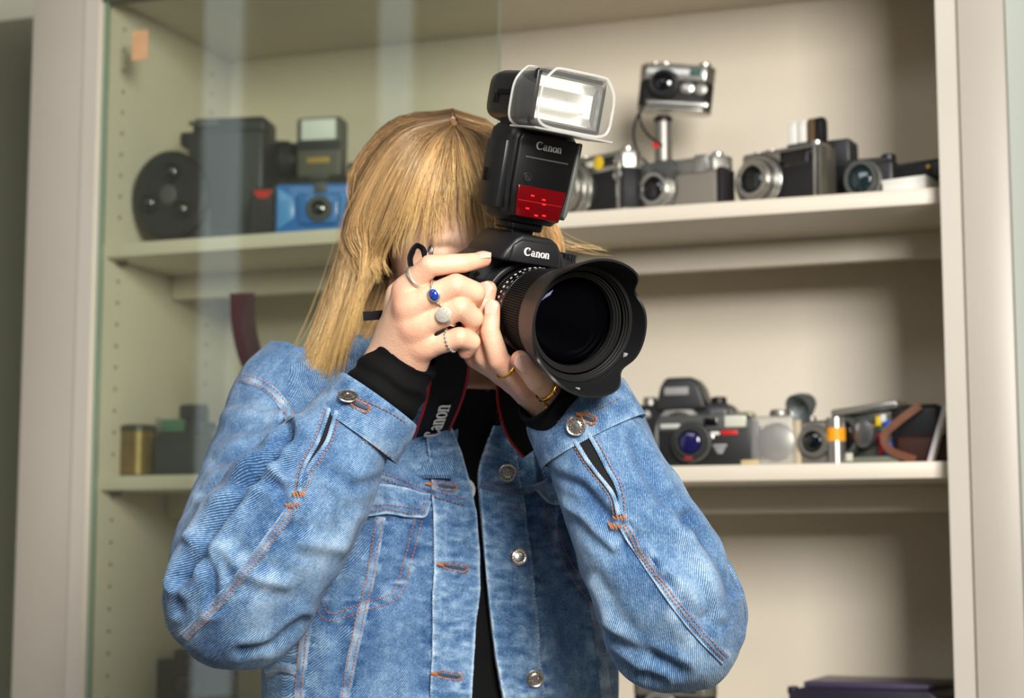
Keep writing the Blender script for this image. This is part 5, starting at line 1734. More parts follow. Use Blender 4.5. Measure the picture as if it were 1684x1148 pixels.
def rg_stone(e, r):
    obj('band', tube(circ(r + .0009, 48), .0012, 8, up=(0, 0, 1), closed=True), M_SILV, e)
    obj('bezel', mv(xf(lathe([(.0036, 0), (.0046, .0008), (.0048, .0022), (.0040, .0030)], 28, 'z'), Matrix.Rotation(R(-90), 4, 'X') @ Matrix.Diagonal((1.35, 1.15, 1, 1))), 0, r + .0004, 0), M_SILV, e)
    obj('blue_stone', mv(xf(lathe([(.0040, 0), (.0039, .0012), (.0030, .0024), (.0016, .0030), (0, .0032)], 28, 'z'), Matrix.Rotation(R(-90), 4, 'X') @ Matrix.Diagonal((1.35, 1.05, 1, 1))), 0, r + .0022, 0), mat('lapis', (24, 58, 150), 0.1, spec=0.6, coat=0.8, noise=.3, nscale=600), e)
    for s in (-1, 1):
        for q in range(3):
            obj('silver_bead', mv(lathe([(0, -.0011), (.0008, -.0008), (.0011, 0), (.0008, .0008), (0, .0011)], 12, 'z'), s * (.0048 + .0016 * q), r + .0010 - .0008 * q * q * .6, .0006 * s), M_SILV, e)
def rg_signet(e, r):
    obj('band', tube(circ(r + .0008, 48), .0014, 8, up=(0, 0, 1), closed=True), M_SILV, e)
    obj('signet_face', mv(xf(lathe([(.0050, 0), (.0064, .0016), (.0066, .0026), (.0060, .0030), (0, .0030)], 36, 'z'), Matrix.Rotation(R(-90), 4, 'X') @ Matrix.Diagonal((1.0, 1.12, 1, 1))), 0, r + .0004, 0), mat('worn_silver', (206, 200, 188), 0.5, 0.35, noise=.18, nscale=500), e)
    obj('shoulder', mv(xf(box((0, 0, 0), (.0070, .0030, .0050), .0012), Matrix.Rotation(R(24), 4, 'Z')), -.0055, r + .0002, 0), M_SILV, e)
def rg_beads(e, r):
    obj('band', tube(circ(r + .0007, 48), .0006, 8, up=(0, 0, 1), closed=True), M_SILV, e)
    b = lathe([(0, -.0012), (.0009, -.0008), (.0012, 0), (.0009, .0008), (0, .0012)], 12, 'z')
    n = 20
    for k in range(n):
        a = 2 * math.pi * k / n
        obj('bead', mv(b, (r + .0010) * math.cos(a), (r + .0010) * math.sin(a), 0), M_SILV, e)
make_ring('finger_ring', RH, 'index', 0, .52, 'thin twisted silver ring on the index finger at the shutter', rg_plain)
make_ring('finger_ring', RH, 'middle', 0, .64, 'silver ring with a small blue stone', rg_stone)
make_ring('finger_ring', RH, 'ring', 0, .74, 'silver signet ring with a round flat face', rg_signet)
make_ring('finger_ring', RH, 'little', 0, .76, 'slim beaded silver ring on the little finger', rg_beads)
def rg_gold(w_, extra=0.0):
    def f(e, r):
        r = r + extra
        obj('band', tube(circ(r + .0010, 48), w_, 8, up=(0, 0, 1), closed=True, flat=.7), M_GOLD, e)
        for s in (-1, 1):
            obj('setting', mv(lathe([(0, -.0014), (.0012, -.0008), (.0015, 0), (.0012, .0008), (0, .0014)], 10, 'z'), s * .0018, r + .0018, 0), M_GOLD, e)
    return f
make_ring('finger_ring', LH, 'index', 0, .72, 'thin gold ring on the finger under the lens barrel', rg_gold(.0011))
make_ring('finger_ring', LH, 'thumb', 1, .62, 'gold ring at the thumb below the lens hood', rg_gold(.0014, .0012))
make_ring('finger_ring', LH, 'thumb', 0, .86, 'broad amber-gold ring nearest the denim cuff under the lens', rg_gold(.0028, .0036))

# ------------------------------------------------------------------ camera strap
M_STRAP = mat('strap_webbing', (16, 16, 17), 0.7, spec=0.3, bump=0.5, bscale=700)
strap = empty('camera_strap', loc=tuple(P(740, 600, 1.66)))
tag(strap, 'black neck strap with red edges and white lettering hanging below the held camera', 'strap')
def ribbon(path, side, width, thick, n=40):
    p = catmull(np.array(path), n)
    sd = catmull(np.array(side), n); 
    t = np.gradient(p, axis=0); t /= np.linalg.norm(t, axis=1)[:, None]
    sd = sd - (sd * t).sum(1)[:, None] * t; sd /= np.linalg.norm(sd, axis=1)[:, None]
    nn = np.cross(t, sd)
    cols = 5
    G = (p[:, None] + sd[:, None] * (np.linspace(-.5, .5, cols)[None, :, None] * width)).reshape(-1, 3)
    return slab(G, cols, n, thick, np.repeat(nn, cols, 0)), p, sd, nn
X = _rt
vf, *_ = ribbon([L(-.0965, .012, -.006), P(694, 452, 1.600), P(679, 450, 1.600), P(673, 425, 1.604), P(683, 406, 1.612), P(697, 412, 1.625), P(705, 440, 1.640)],
                [_fw * 1.0 + X * .30] * 7, .0100, .0018)
obj('strap_loop', vf, M_STRAP, strap, world=True, smooth=60, fix=True)
vf, *_ = ribbon([P(598, 520, 1.625), P(615, 519, 1.628), P(640, 516, 1.632), P(668, 510, 1.645)], [_up] * 4, .0085, .002)
obj('strap_end', vf, M_STRAP, strap, world=True, smooth=60, fix=True)
wide = [P(742, 580, 1.650), P(738, 625, 1.672), P(728, 665, 1.694), P(715, 700, 1.722), P(704, 730, 1.765), P(694, 765, 1.800)]
vf, p, sd, nn = ribbon(wide, [X + _up * .12] * 2 + [X + _up * .22] * 4, .035, .0028, n=70)
wb = obj('neck_band', vf, M_STRAP, strap, world=True, smooth=60, fix=True)
for s in (-1, 1):
    obj('red_edge', tube(p + sd * (.0172 * s), .0015, 8), M_RED, wb, world=True)
_sl = np.concatenate([[0], np.cumsum(np.linalg.norm(np.diff(p, axis=0), axis=1))])
def along(x, y, z):
    """lettering runs up along the strap"""
    s_ = np.clip(.064 + (lw * sc3 - x), 0, _sl[-1])
    c_ = np.array([np.interp(s_, _sl, p[:, k]) for k in range(3)]); d_ = np.array([np.interp(s_, _sl, sd[:, k]) for k in range(3)]); n_ = np.array([np.interp(s_, _sl, nn[:, k]) for k in range(3)])
    if n_ @ _fw > 0: n_ = -n_
    return c_ - d_ * (y - .007) + n_ * (.0032 + z)
sc3 = .060 / lw
obj('lettering', flat_to(V2 * sc3, F2, .0003, along), M_WHITE, wb, 0, world=True)
vf, p2, sd2, nn2 = ribbon([P(846, 630, 1.700), P(850, 668, 1.692), P(862, 705, 1.690), P(885, 735, 1.695)], [X + _up * .35] * 4, .034, .0028)
wb2 = obj('neck_band', vf, M_STRAP, strap, world=True, smooth=60, fix=True)
for s in (-1, 1):
    obj('red_edge', tube(p2 + sd2 * (.0172 * s), .0015, 8), M_RED, wb2, world=True)
# ------------------------------------------------------------------ things on the shelves (local: x right, -y front, z up, origin at the base)
M_CHR = mat('satin_chrome', (196, 194, 188), 0.28, 0.95)
M_CHRD = mat('dull_chrome', (150, 148, 142), 0.42, 0.85)
M_LEA = mat('black_leatherette', (24, 24, 25), 0.6, bump=0.6, bscale=500)
M_GLEA = mat('grey_leatherette', (122, 117, 108), 0.6, bump=0.4, bscale=500)
M_PBLK = mat('black_plastic', (24, 24, 26), 0.4)
M_PGRY = mat('grey_plastic', (72, 74, 72), 0.45)
M_PDK = mat('charcoal_plastic', (42, 44, 46), 0.42)
M_GLS = mat('dark_lens_glass', (8, 9, 14), 0.05, spec=0.7, coat=0.6)
M_GRNG = mat('green_coated_glass', (20, 38, 42), 0.06, spec=0.7, coat=0.6)
M_WIN = mat('pale_window', (205, 205, 190), 0.12, spec=0.6)
M_YEL = mat('yellow_window', (225, 190, 50), 0.2)
M_RUBB = mat('black_rubber', (20, 20, 20), 0.7)
M_WPL = mat('white_plastic', (232, 230, 224), 0.4)
def place(name, px, y, z, rotz, label, cat='camera', tilt=0, extra=None, sc=(1, 1, 1)):
    M_ = MCAB @ Matrix.Translation((cab_x(px, y), y, z)) @ Matrix.Rotation(R(rotz), 4, 'Z') @ Matrix.Rotation(R(tilt), 4, 'Y')
    if extra is not None: M_ = M_ @ extra
    M_ = M_ @ Matrix.Diagonal(tuple(sc) + (1,))
    e = empty(name, M_)
    tag(e, label, cat)
    return e
def lens_unit(e, x, z, y0, rs, ln, m=M_CHR, glass=M_GLS, n=36):
    """stepped lens barrel facing -y: rs = radii from the body outwards"""
    prof, h = [], 0
    st = ln / len(rs)
    for k, r in enumerate(rs):
        prof += [(r * .985, h), (r, h + st * .12), (r, h + st * .86), (r * .975, h + st)]
        h += st
    prof += [(rs[-1] * .80, h), (rs[-1] * .74, h - st * .35)]
    l = obj('lens', mv(lathe(prof, n, caps=False), x, y0, z), m, e)
    obj('glass', mv(lathe([(rs[-1] * .75, 0), (rs[-1] * .6, .0012), (rs[-1] * .3, .0024), (0, .0028)], n), x, y0 - h + st * .45, z), glass, l, 180)
    for k, r in enumerate(rs[:-1]):
        obj('ring', mv(lathe([(r * 1.0, 0), (r * 1.035, .0006), (r * 1.035, .0024), (r, .003)], n, caps=False), x, y0 - st * (k + .3), z), M_RUBB if k % 2 == 0 else M_CHRD, l)
    return l
def knob(e, name, x, y, z, r, h, m=M_CHR):
    return obj(name, mv(lathe([(r, 0), (r, h * .8), (r * .85, h), (0, h)], 20, 'z'), x, y, z), m, e)
def classic(e, W, H, Dp, body=M_LEA, plate=M_CHR, top=.30, lens=None, win=True, bev=.006):
    """viewfinder camera: leather-clad body between metal plates"""
    zt = H * (1 - top)
    obj('body', prism([(-W / 2 + Dp * .3, -Dp / 2), (W / 2 - Dp * .3, -Dp / 2), (W / 2, -Dp * .15), (W / 2, Dp * .15), (W / 2 - Dp * .3, Dp / 2), (-W / 2 + Dp * .3, Dp / 2), (-W / 2, Dp * .15), (-W / 2, -Dp * .15)], .004, zt, .001, 1, 'xy'), body, e)
    tp = obj('top_plate', prism([(-W / 2 + Dp * .28, -Dp / 2 - .001), (W / 2 - Dp * .28, -Dp / 2 - .001), (W / 2 + .001, -Dp * .15), (W / 2 + .001, Dp * .15), (W / 2 - Dp * .28, Dp / 2 + .001), (-W / 2 + Dp * .28, Dp / 2 + .001), (-W / 2 - .001, Dp * .15), (-W / 2 - .001, -Dp * .15)], zt, H, .002, 2, 'xy'), plate, e)
    obj('base_plate', prism([(-W / 2 + Dp * .28, -Dp / 2 - .001), (W / 2 - Dp * .28, -Dp / 2 - .001), (W / 2 + .001, -Dp * .15), (W / 2 + .001, Dp * .15), (W / 2 - Dp * .28, Dp / 2 + .001), (-W / 2 + Dp * .28, Dp / 2 + .001), (-W / 2 - .001, Dp * .15), (-W / 2 - .001, -Dp * .15)], 0, .005, .001, 1, 'xy'), plate, e)
    if win:
        obj('viewfinder', box((W * .24, -Dp / 2 - .0015, H * (1 - top * .5)), (W * .16, .003, H * top * .5), .0008), M_GLS, tp)
        obj('rangefinder_window', box((0, -Dp / 2 - .0015, H * (1 - top * .5)), (W * .08, .003, H * top * .3), .0006), M_WIN, tp)
    knob(tp, 'rewind_knob', W * .36, 0, H, .008, .006); knob(tp, 'shutter_release', -W * .32, -Dp * .1, H, .005, .004)
    knob(tp, 'advance_dial', -W * .18, 0, H, .009, .004)
    obj('accessory_shoe', box((0, .002, H + .0015), (.02, .016, .003), .0006), M_CHRD, tp)
    if lens: lens_unit(e, lens[0], lens[1], -Dp / 2, lens[2], lens[3], lens[4] if len(lens) > 4 else M_CHR, lens[5] if len(lens) > 5 else M_GLS)
    return tp

# ---- upper shelf, open side
e = place('rangefinder_camera', 988, 2.262, ZU, -24, 'black and chrome rangefinder camera with a yellow window, just right of the flash', sc=(1.15, 1.1, 1.28))
tp = classic(e, .122, .066, .034, lens=(-.022, .030, (.031, .029, .026, .024), .034))
obj('yellow_window', mv(lathe([(.0075, 0), (.0075, .002), (0, .003)], 20), .016, -.0185, .056), M_YEL, tp)
obj('strap_lug', mv(tube(circ(.005, 20), .0012, 6, up=(0, 0, 1), closed=True), .046, -.021, .040), M_CHR, e) if False else obj('strap_lug', mv(xf(tube(circ(.005, 20), .0013, 6, up=(0, 0, 1), closed=True), Matrix.Rotation(R(90), 4, 'X')), .044, -.0195, .040), M_CHR, e)
obj('front_trim', box((.044, -.0180, .030), (.005, .003, .052), .001), M_CHR, e)

e = place('grey_compact_camera', 1134, 2.262, ZU, -14, 'grey leather and chrome camera at the foot of the metal column', sc=(1.12, 1, 1.2))
tp = classic(e, .116, .058, .040, body=M_GLEA, plate=M_CHRD, lens=(-.028, .026, (.026, .023, .018), .018), win=False)
obj('hood_panel', prism([(-.052, .030), (-.048, .056), (-.004, .058), (.0, .046), (-.006, .034)], -.032, -.018, .002, 2, 'xz'), M_PGRY, e)
obj('chrome_corner', box((.030, -.0215, .050), (.018, .003, .020), .001), M_CHR, tp)
obj('dark_end', box((.0545, -.004, .024), (.008, .036, .040), .002), M_LEA, e)

e = place('camera_stand', 1096, 2.385, ZU, 0, 'slim chrome and black column with a red dot, rising from the upper shelf', 'stand')
obj('foot', join(box((0, 0, .004), (.05, .04, .008), .003), box((0, 0, .030), (.022, .022, .050), .004)), M_PBLK, e)
obj('clamp', mv(lathe([(.013, 0), (.015, .006), (.013, .020), (.017, .028), (.017, .048), (.012, .052)], 24, 'z'), 0, 0, .050), M_PBLK, e)
obj('bright_sleeve', mv(lathe([(.008, 0), (.009, .004), (.009, .026), (.012, .030), (.012, .042), (.008, .046)], 24, 'z'), .004, -.011, .054), M_CHR, e)
tb = obj('tube', mv(lathe([(.0125, 0), (.0125, .060)], 24, 'z'), 0, 0, .098), M_CHRD, e)
obj('red_dot', mv(lathe([(.0055, 0), (.0055, .0014), (0, .002)], 20), -.007, -.0118, .1245), mat('red_enamel', (205, 40, 36), 0.35), tb)
obj('ball_head', mv(lathe([(.008, 0), (.013, .003), (.014, .008), (.010, .012)], 20, 'z'), 0, 0, .156), M_PBLK, e)
e = place('pocket_camera', 1114, 2.385, ZU + .171, 4, 'small silver and black pocket camera tilted on top of the metal column', tilt=7, sc=(1.12, 1.12, 1.08))
tp = classic(e, .094, .062, .030, top=.36, lens=(-.012, .034, (.019, .018, .0165), .016, M_PBLK), win=False)
obj('viewfinder', box((.026, -.0162, .052), (.016, .003, .010), .001), mat('teal_glass', (66, 92, 88), 0.1), tp)
obj('meter_dial', mv(lathe([(.0085, 0), (.0085, .004), (.006, .005), (0, .005)], 20), .017, -.0150, .030), M_CHR, e)
obj('speed_dial', mv(lathe([(.0085, 0), (.0085, .004), (.006, .005), (0, .005)], 20), .034, -.0150, .029), M_CHRD, e)
obj('front_rail', box((.006, -.0185, .0085), (.080, .004, .008), .002), M_CHR, e)
cab_pts = [(1062, 168, 2.440), (1047, 195, 2.43), (1042, 225, 2.42), (1054, 258, 2.42), (1086, 285, 2.42)]
e = empty('sync_cable', loc=tuple(P(1046, 230, 2.36)))
tag(e, 'thin black cable hanging in a loop beside the metal column', 'cable')
obj('cord', tube(catmull(np.array([P(*c) for c in cab_pts]), 40), .0020, 8), M_RUBB, e, world=True)
obj('cord', tube(catmull(np.array([P(1052, 182, 2.434), P(1054, 202, 2.43), P(1066, 222, 2.43), P(1090, 240, 2.44)]), 30), .0018, 8), M_RUBB, e, world=True)

e = place('chrome_rangefinder', 1302, 2.262, ZU, -22, 'large chrome rangefinder camera with wide silver lens ring on the upper shelf', sc=(1.06, 1, 1.06))
tp = classic(e, .122, .070, .036, lens=(-.026, .032, (.033, .031, .026, .022), .026), win=False, top=.34)
obj('front_window', box((.026, -.0190, .056), (.046, .003, .018), .001), M_GLS, tp)
obj('end_plate', box((.0585, -.002, .034), (.006, .038, .066), .002), mat('brushed_grey', (118, 116, 104), 0.4, 0.7), e)
obj('edge_strip', box((.0520, -.0195, .034), (.0045, .003, .066), .001), M_CHR, e)
e = place('flash_bar', 1338, 2.262, ZU + .0785, -22, 'bar of white and brown flash cubes standing on the chrome rangefinder', 'flash bar', sc=(1, 1, 1.05))
obj('holder', box((0, 0, .002), (.052, .018, .004), .001), M_PBLK, e)
for k, (mm, x) in enumerate(((M_WPL, -.019), (M_WPL, -.004), (mat('brown_cube', (96, 74, 52), 0.4), .010), (M_PBLK, .021))):
    c = obj('cube', box((x, 0, .017), (.0125, .015, .026), .002), mm, e)
    obj('cube_cap', box((x, 0, .0315), (.0105, .012, .003), .001), mm, c)
e = place('black_bridge_camera', 1428, 2.29, ZU, -8, 'boxy black camera with a greenish lens beside the chrome rangefinder', sc=(1, 1, 1.15))
obj('body', box((0, 0, .024), (.098, .046, .048), .006, 3), M_PBLK, e)
obj('finder_block', box((-.026, .0, .062), (.034, .040, .030), .004, 3), M_PDK, e)
obj('shoulder', prism([(-.044, .040), (-.040, .052), (.038, .050), (.046, .040)], -.022, .022, .003, 2, 'xz'), M_PDK, e)
lens_unit(e, .012, .022, -.022, (.025, .023, .021), .030, M_PGRY, M_GRNG)
knob(e, 'dial', .036, .0, .048, .010, .008, M_PBLK)
e = place('white_box', 1510, 2.262, ZU, -16, 'flat white box at the right end of the upper shelf', 'box', sc=(0.78, 0.8, 1))
obj('carton', box((0, 0, .0095), (.074, .06, .019), .0015), M_WPL, e)
obj('lid', box((0, 0, .0205), (.076, .062, .005), .001), M_WPL, e)
e = place('flat_black_camera', 1512, 2.285, ZU + .0235, -18, 'flat black camera lying on the white box at the shelf end', sc=(1, 1, 1.1))
obj('body', box((0, 0, .011), (.098, .046, .022), .004, 3), M_PDK, e)
obj('front_panel', box((.014, -.0235, .011), (.05, .002, .014), .001), M_PBLK, e)
obj('yellow_mark', mv(lathe([(.0025, 0), (.0025, .001), (0, .0012)], 12), .034, -.0246, .013), M_YEL, e)
obj('grip', box((-.042, -.0235, .011), (.012, .004, .018), .0015), M_RUBB, e)

# ---- lower shelf, open side
e = place('film_camera', 1130, 2.38, ZL, 0, 'black single-lens reflex body with no lens, behind the compact camera', sc=(1, 1, 1.2))
obj('body', prism([(-.072, 0), (-.074, .070), (-.066, .078), (.062, .078), (.072, .068), (.072, 0)], -.024, .024, .004, 2, 'xz'), M_PBLK, e)
hp = obj('prism_housing', prism([(-.038, .070), (-.030, .098), (-.022, .108), (.016, .108), (.026, .098), (.036, .070)], -.032, .022, .005, 3, 'xz'), M_PDK, e)
obj('name_panel', box((-.006, -.0325, .092), (.034, .002, .009), .0006), M_GREYP, hp)
mt = obj('lens_mount', mv(lathe([(.034, 0), (.034, .004), (.027, .005), (.026, -.004), (0, -.004)], 40), -.004, -.024, .042), M_CHR, e)
obj('mirror_box', mv(lathe([(.0265, 0), (.0265, .001), (0, .001)], 40), -.004, -.0225, .042), M_MATTE, mt)
obj('meter_window', box((.050, -.025, .060), (.022, .003, .022), .001), mat('smoke_window', (96, 94, 98), 0.15), e)
knob(e, 'rewind_knob', -.052, 0, .078, .010, .010, M_CHRD); knob(e, 'speed_dial', .046, 0, .078, .011, .008, M_PBLK)
obj('lamp', mv(lathe([(.005, 0), (.005, .003), (0, .004)], 16), -.050, -.024, .066), M_CHR, e)
e = place('compact_camera', 1164, 2.255, ZL, 2, 'black plastic compact camera with a red and white name on its front')
obj('body', prism([(-.062, 0), (-.063, .060), (-.058, .068), (.056, .068), (.062, .060), (.062, 0)], -.019, .019, .004, 3, 'xz'), M_PBLK, e)
up = obj('upper_band', box((-.004, -.0200, .057), (.112, .003, .020), .001), M_PGRY, e)
obj('name_plate', box((-.045, -.0220, .0535), (.026, .0012, .0060), .0004), mat('pale_grey', (190, 192, 186), 0.4), up)
obj('flash_window', box((.041, -.0222, .058), (.028, .002, .015), .001), M_WIN, up)
obj('finder_window', box((.008, -.0222, .058), (.018, .002, .011), .001), M_GLS, up)
obj('logo', box((.0125, -.0200, .0430), (.014, .0012, .0040), .0003), M_WHITE, e); obj('red_logo', box((.0325, -.0200, .0436), (.022, .0012, .0058), .0003), mat('red_ink', (196, 34, 34), 0.4), e)
for k, (x, z, w_) in enumerate(((.020, .027, .018), (.020, .0225, .013), (.020, .0185, .008))): obj('emblem', box((x, -.0200, z), (w_, .0012, .0036), .0003), M_GREYP, e)
l = lens_unit(e, -.016, .031, -.019, (.0265, .0245, .020), .020, M_PDK, mat('violet_glass', (26, 22, 78), 0.06, spec=.7, coat=.5))
obj('red_index', box((-.018, -.0372, .0115), (.010, .002, .005), .0006), mat('red_ink', (196, 34, 34), 0.4), l)
obj('sensor_dot', mv(lathe([(.004, 0), (.004, .002), (0, .003)], 16), .0085, -.020, .038), M_CHR, e)
e = place('olive_camera', 1212, 2.380, ZL, 4, 'olive and grey camera peeking out behind the compact camera')
obj('body', box((0, 0, .036), (.058, .040, .072), .005), M_PGRY, e)
obj('top_plate', box((0, 0, .0765), (.050, .036, .009), .003), mat('olive_metal', (132, 134, 108), 0.4, 0.4), e)
e = place('clear_box_camera', 1272, 2.262, ZL, -6, 'see-through acrylic camera with a round metal disc inside')
M_ACR = frosted('acrylic', (.82, .82, .80), 0.22)
obj('shell', box((0, 0, .032), (.066, .050, .064), .003), M_ACR, e)
obj('white_edge', box((-.031, -.024, .032), (.006, .006, .062), .001), M_WPL, e)
obj('disc', mv(lathe([(.024, 0), (.025, .003), (.021, .006), (0, .006)], 36), .006, -.004, .031), M_CHRD, e)
obj('spindle', mv(lathe([(.004, 0), (.004, .045)], 16, 'z'), -.016, .004, .008), M_CHRD, e)
obj('top_knob', mv(lathe([(.013, 0), (.014, .004), (.012, .009), (0, .010)], 24, 'z'), .010, 0, .064), M_CHRD, e)
obj('foot', box((-.022, -.028, .004), (.024, .010, .008), .002), mat('beige_foot', (196, 176, 136), 0.6), e)
e = place('chrome_folding_camera', 1352, 2.275, ZL, -10, 'polished chrome camera with an orange sticker and curved front')
obj('body', box((0, 0, .029), (.062, .044, .058), .005, 3), M_CHRD, e)
obj('front_curve', mv(xf(lathe([(.012, .0), (.012, .060)], 24, 'z'), Matrix.Identity(4)), .026, -.020, .0), M_CHR, e)
st = obj('orange_sticker', mv(lathe([(.01225, 0), (.01225, .017)], 24, 'z'), .026, -.020, .030), mat('orange_paper', (240, 160, 20), 0.5), e)
obj('beige_pillar', box((-.026, -.022, .030), (.012, .006, .058), .001), mat('beige_card', (190, 176, 148), 0.6), e)
lens_unit(e, -.002, .030, -.022, (.021, .018), .010, M_CHRD, M_GLS)
e = place('dish_flash', 1326, 2.330, ZL + .0, -30, 'small round metal dish flash standing above the see-through camera', 'flash')
obj('stem', mv(lathe([(.006, 0), (.006, .070)], 16, 'z'), 0, .012, 0), M_CHRD, e)
obj('base', box((0, .012, .003), (.03, .02, .006), .002), M_CHRD, e)
obj('dish', xf(mv(lathe([(.006, -.020), (.012, -.014), (.018, 0), (.020, .012), (.018, .012), (.010, .002), (0, -.002)], 30), 0, 0, 0), Matrix.Translation((-.004, 0, .084)) @ Matrix.Rotation(R(25), 4, 'X')), mat('blue_grey_metal', (140, 148, 150), 0.3, 0.7), e)
e = place('cutaway_camera', 1432, 2.29, ZL, -16, 'cut-open camera showing wires and red, blue and yellow circuit parts', sc=(0.82, 1, 1.04))
obj('chassis', box((.012, .006, .034), (.104, .034, .056), .003), M_PGRY, e)
obj('base', box((.004, -.006, .005), (.118, .050, .010), .002), mat('grey_green', (110, 114, 100), 0.5), e)
obj('top_plate', xf(box((0, 0, 0), (.112, .040, .010), .003), Matrix.Translation((0, 0, .0695)) @ Matrix.Rotation(R(-4), 4, 'Y')), M_CHR, e)
lens_unit(e, -.028, .036, -.010, (.025, .024), .022, M_PGRY, M_GLS)
obj('motor', mv(lathe([(.016, 0), (.017, .004), (.017, .022), (.010, .024)], 24), .006, -.012, .038), mat('grey_metal', (120, 120, 122), 0.3, 0.8), e)
for nm, x, z, sx, sz, c in (('blue_block', .037, .046, .012, .016, (24, 86, 176)), ('blue_block', .037, .018, .013, .018, (24, 86, 176)), ('red_part', .026, .026, .008, .026, (196, 28, 40)), ('yellow_part', .022, .054, .008, .012, (220, 190, 30)), ('green_part', .030, .040, .006, .012, (70, 120, 70)), ('white_part', .030, .057, .008, .010, (220, 220, 220))):
    obj(nm, box((x, -.0135, z), (sx, .006, sz), .001), mat('component_%d_%d_%d' % c, c, 0.35), e)
obj('tag_label', box((-.024, -.032, .010), (.022, .002, .010), .0005), M_WIN, e)
e = place('leather_case_camera', 1515, 2.285, ZL, -10, 'black camera in a half case with a brown leather strap, near the shelf end', sc=(0.92, 1, 1.05))
obj('body', box((0, 0, .036), (.070, .050, .072), .008, 3), M_PBLK, e)
obj('half_case', box((.012, -.006, .017), (.074, .054, .034), .006, 3), mat('dark_leather', (58, 30, 24), 0.5), e)
M_BRL = mat('brown_leather', (104, 62, 38), 0.5, noise=.15, nscale=60)
pth = catmull(np.array([(.010, -.030, .070), (-.018, -.036, .052), (-.038, -.040, .034), (-.028, -.044, .016), (.006, -.046, .004)]), 40)
t, n_, b_ = frames(pth, up=(0, -1, 0))
G = (pth[:, None] + b_[:, None] * (np.linspace(-.5, .5, 4)[None, :, None] * .010)).reshape(-1, 3)
obj('leather_strap', slab(G, 4, 40, .002, np.repeat(n_, 4, 0)), M_BRL, e, 60, fix=True)
e = place('white_booklet', 1532, 2.250, ZL, -4, 'thin white booklet leaning against the right side of the lower shelf', 'booklet', tilt=17)
obj('cover', box((0, 0, .037), (.003, .052, .074), .0006), mat('lilac_paper', (214, 210, 218), 0.5), e)
obj('pages', box((.0026, .0005, .0365), (.0022, .050, .072), .0003), M_WPL, e)
e = place('maroon_case', 1552, 2.330, ZL, -4, 'dark maroon case standing in the corner behind the booklet', 'case')
obj('body', box((0, 0, .022), (.040, .050, .044), .005, 3), mat('maroon_leather', (62, 24, 26), 0.5), e)
obj('flap', box((-.002, -.0255, .030), (.036, .003, .026), .001), mat('maroon_flap', (50, 18, 20), 0.5), e)

# ---- upper shelf, behind the glass
e = place('movie_camera', 336, 2.33, ZU, 10, 'big black film camera with a round lens turret behind the glass door', sc=(1.15, 1.05, 1.36))
bd = obj('body', box((.030, .020, .068), (.105, .10, .136), .006, 3), M_PDK, e)
obj('turret', mv(lathe([(.048, 0), (.050, .004), (.050, .018), (.045, .022), (0, .022)], 48), -.038, -.034, .060), M_PBLK, e)
for a, r in ((80, .012), (200, .011), (320, .011)):
    l = lens_unit(e, -.038 + .026 * math.cos(R(a)), .060 + .026 * math.sin(R(a)), -.054, (r, r * .9), .012, M_PBLK)
obj('turret_hub', mv(lathe([(.011, 0), (.011, .004), (.008, .005), (.007, .003), (0, .003)], 24), -.038, -.054, .060), M_PGRY, e)
obj('pedestal', box((-.020, -.004, .024), (.066, .060, .048), .004), M_PDK, e)
obj('top_housing', box((.030, .010, .142), (.100, .060, .020), .005), M_PBLK, e)
obj('matte_box', box((-.010, .000, .128), (.05, .05, .016), .003), M_PBLK, e)
obj('bright_strip', box((-.004, -.0205, .146), (.040, .002, .005), .0006), M_PGRY, e)
e = place('long_lens', 446, 2.4, ZU + .0005, -62, 'black telephoto lens on a stand beside the big film camera', 'lens', sc=(1.1, 1.1, 1.2))
obj('barrel', mv(lathe([(.022, -.050), (.024, -.044), (.024, .0), (.028, .006), (.028, .044), (.024, .048)], 32), 0, 0, .128), M_PBLK, e)
obj('glass', mv(lathe([(.025, 0), (.016, .003), (0, .004)], 32), 0, -.044, .128), M_GRNG, e, 180)
obj('support', box((0, 0, .052), (.030, .034, .104), .004), M_PBLK, e)
obj('focus_ring', ribbed(.0285, .0300, -.0005, .020, 40)[0:2] if False else mv(lathe([(.0245, -.020), (.0262, -.018), (.0262, -.004), (.0245, -.002)], 32, caps=False), 0, 0, .128), M_RUBB, e)
e = place('red_patch_camera', 432, 2.262, ZU, 8, 'black hand-held camera with a red patch, left of the blue camera', sc=(1.1, 1, 1.2))
obj('body', box((0, 0, .032), (.036, .04, .064), .005, 3), M_PDK, e)
obj('red_patch', prism([(-.013, .060), (.015, .060), (.008, .050), (-.006, .050)], -.0218, -.019, .0004, 1, 'xz'), mat('red_paint', (190, 44, 38), 0.4), e)
obj('ribbed_grip', join(*[box((-.012 + .006 * k, -.0205, .024), (.003, .002, .040), .0006) for k in range(5)]), M_PBLK, e)
e = place('blue_camera', 522, 2.25, ZU, 14, 'bright blue plastic box camera with a round lens, behind the glass door', sc=(1.1, 1, 1.1))
M_BLU = mat('blue_plastic', (42, 108, 182), 0.3, coat=0.3)
M_BLU2 = mat('light_blue_plastic', (74, 140, 205), 0.3, coat=0.3)
obj('body', box((0, 0, .033), (.112, .044, .066), .004, 3), M_BLU, e)
fc = obj('front_facet', prism([(-.052, .062), (-.030, .046), (-.030, .020), (-.052, .004)], -.026, -.020, .0015, 2, 'xz'), M_BLU2, e)
obj('front_facet', prism([(.052, .062), (.030, .046), (.030, .020), (.052, .004)], -.026, -.020, .0015, 2, 'xz'), M_BLU2, e)
obj('lens_boss', prism([(-.026, .052), (.030, .052), (.026, .012), (-.022, .012)], -.030, -.020, .002, 2, 'xz'), M_BLU, e)
lens_unit(e, .004, .031, -.029, (.0165, .013), .008, M_PGRY, M_GLS)
obj('finder', box((.004, -.024, .060), (.016, .006, .015), .001), M_PGRY, e)
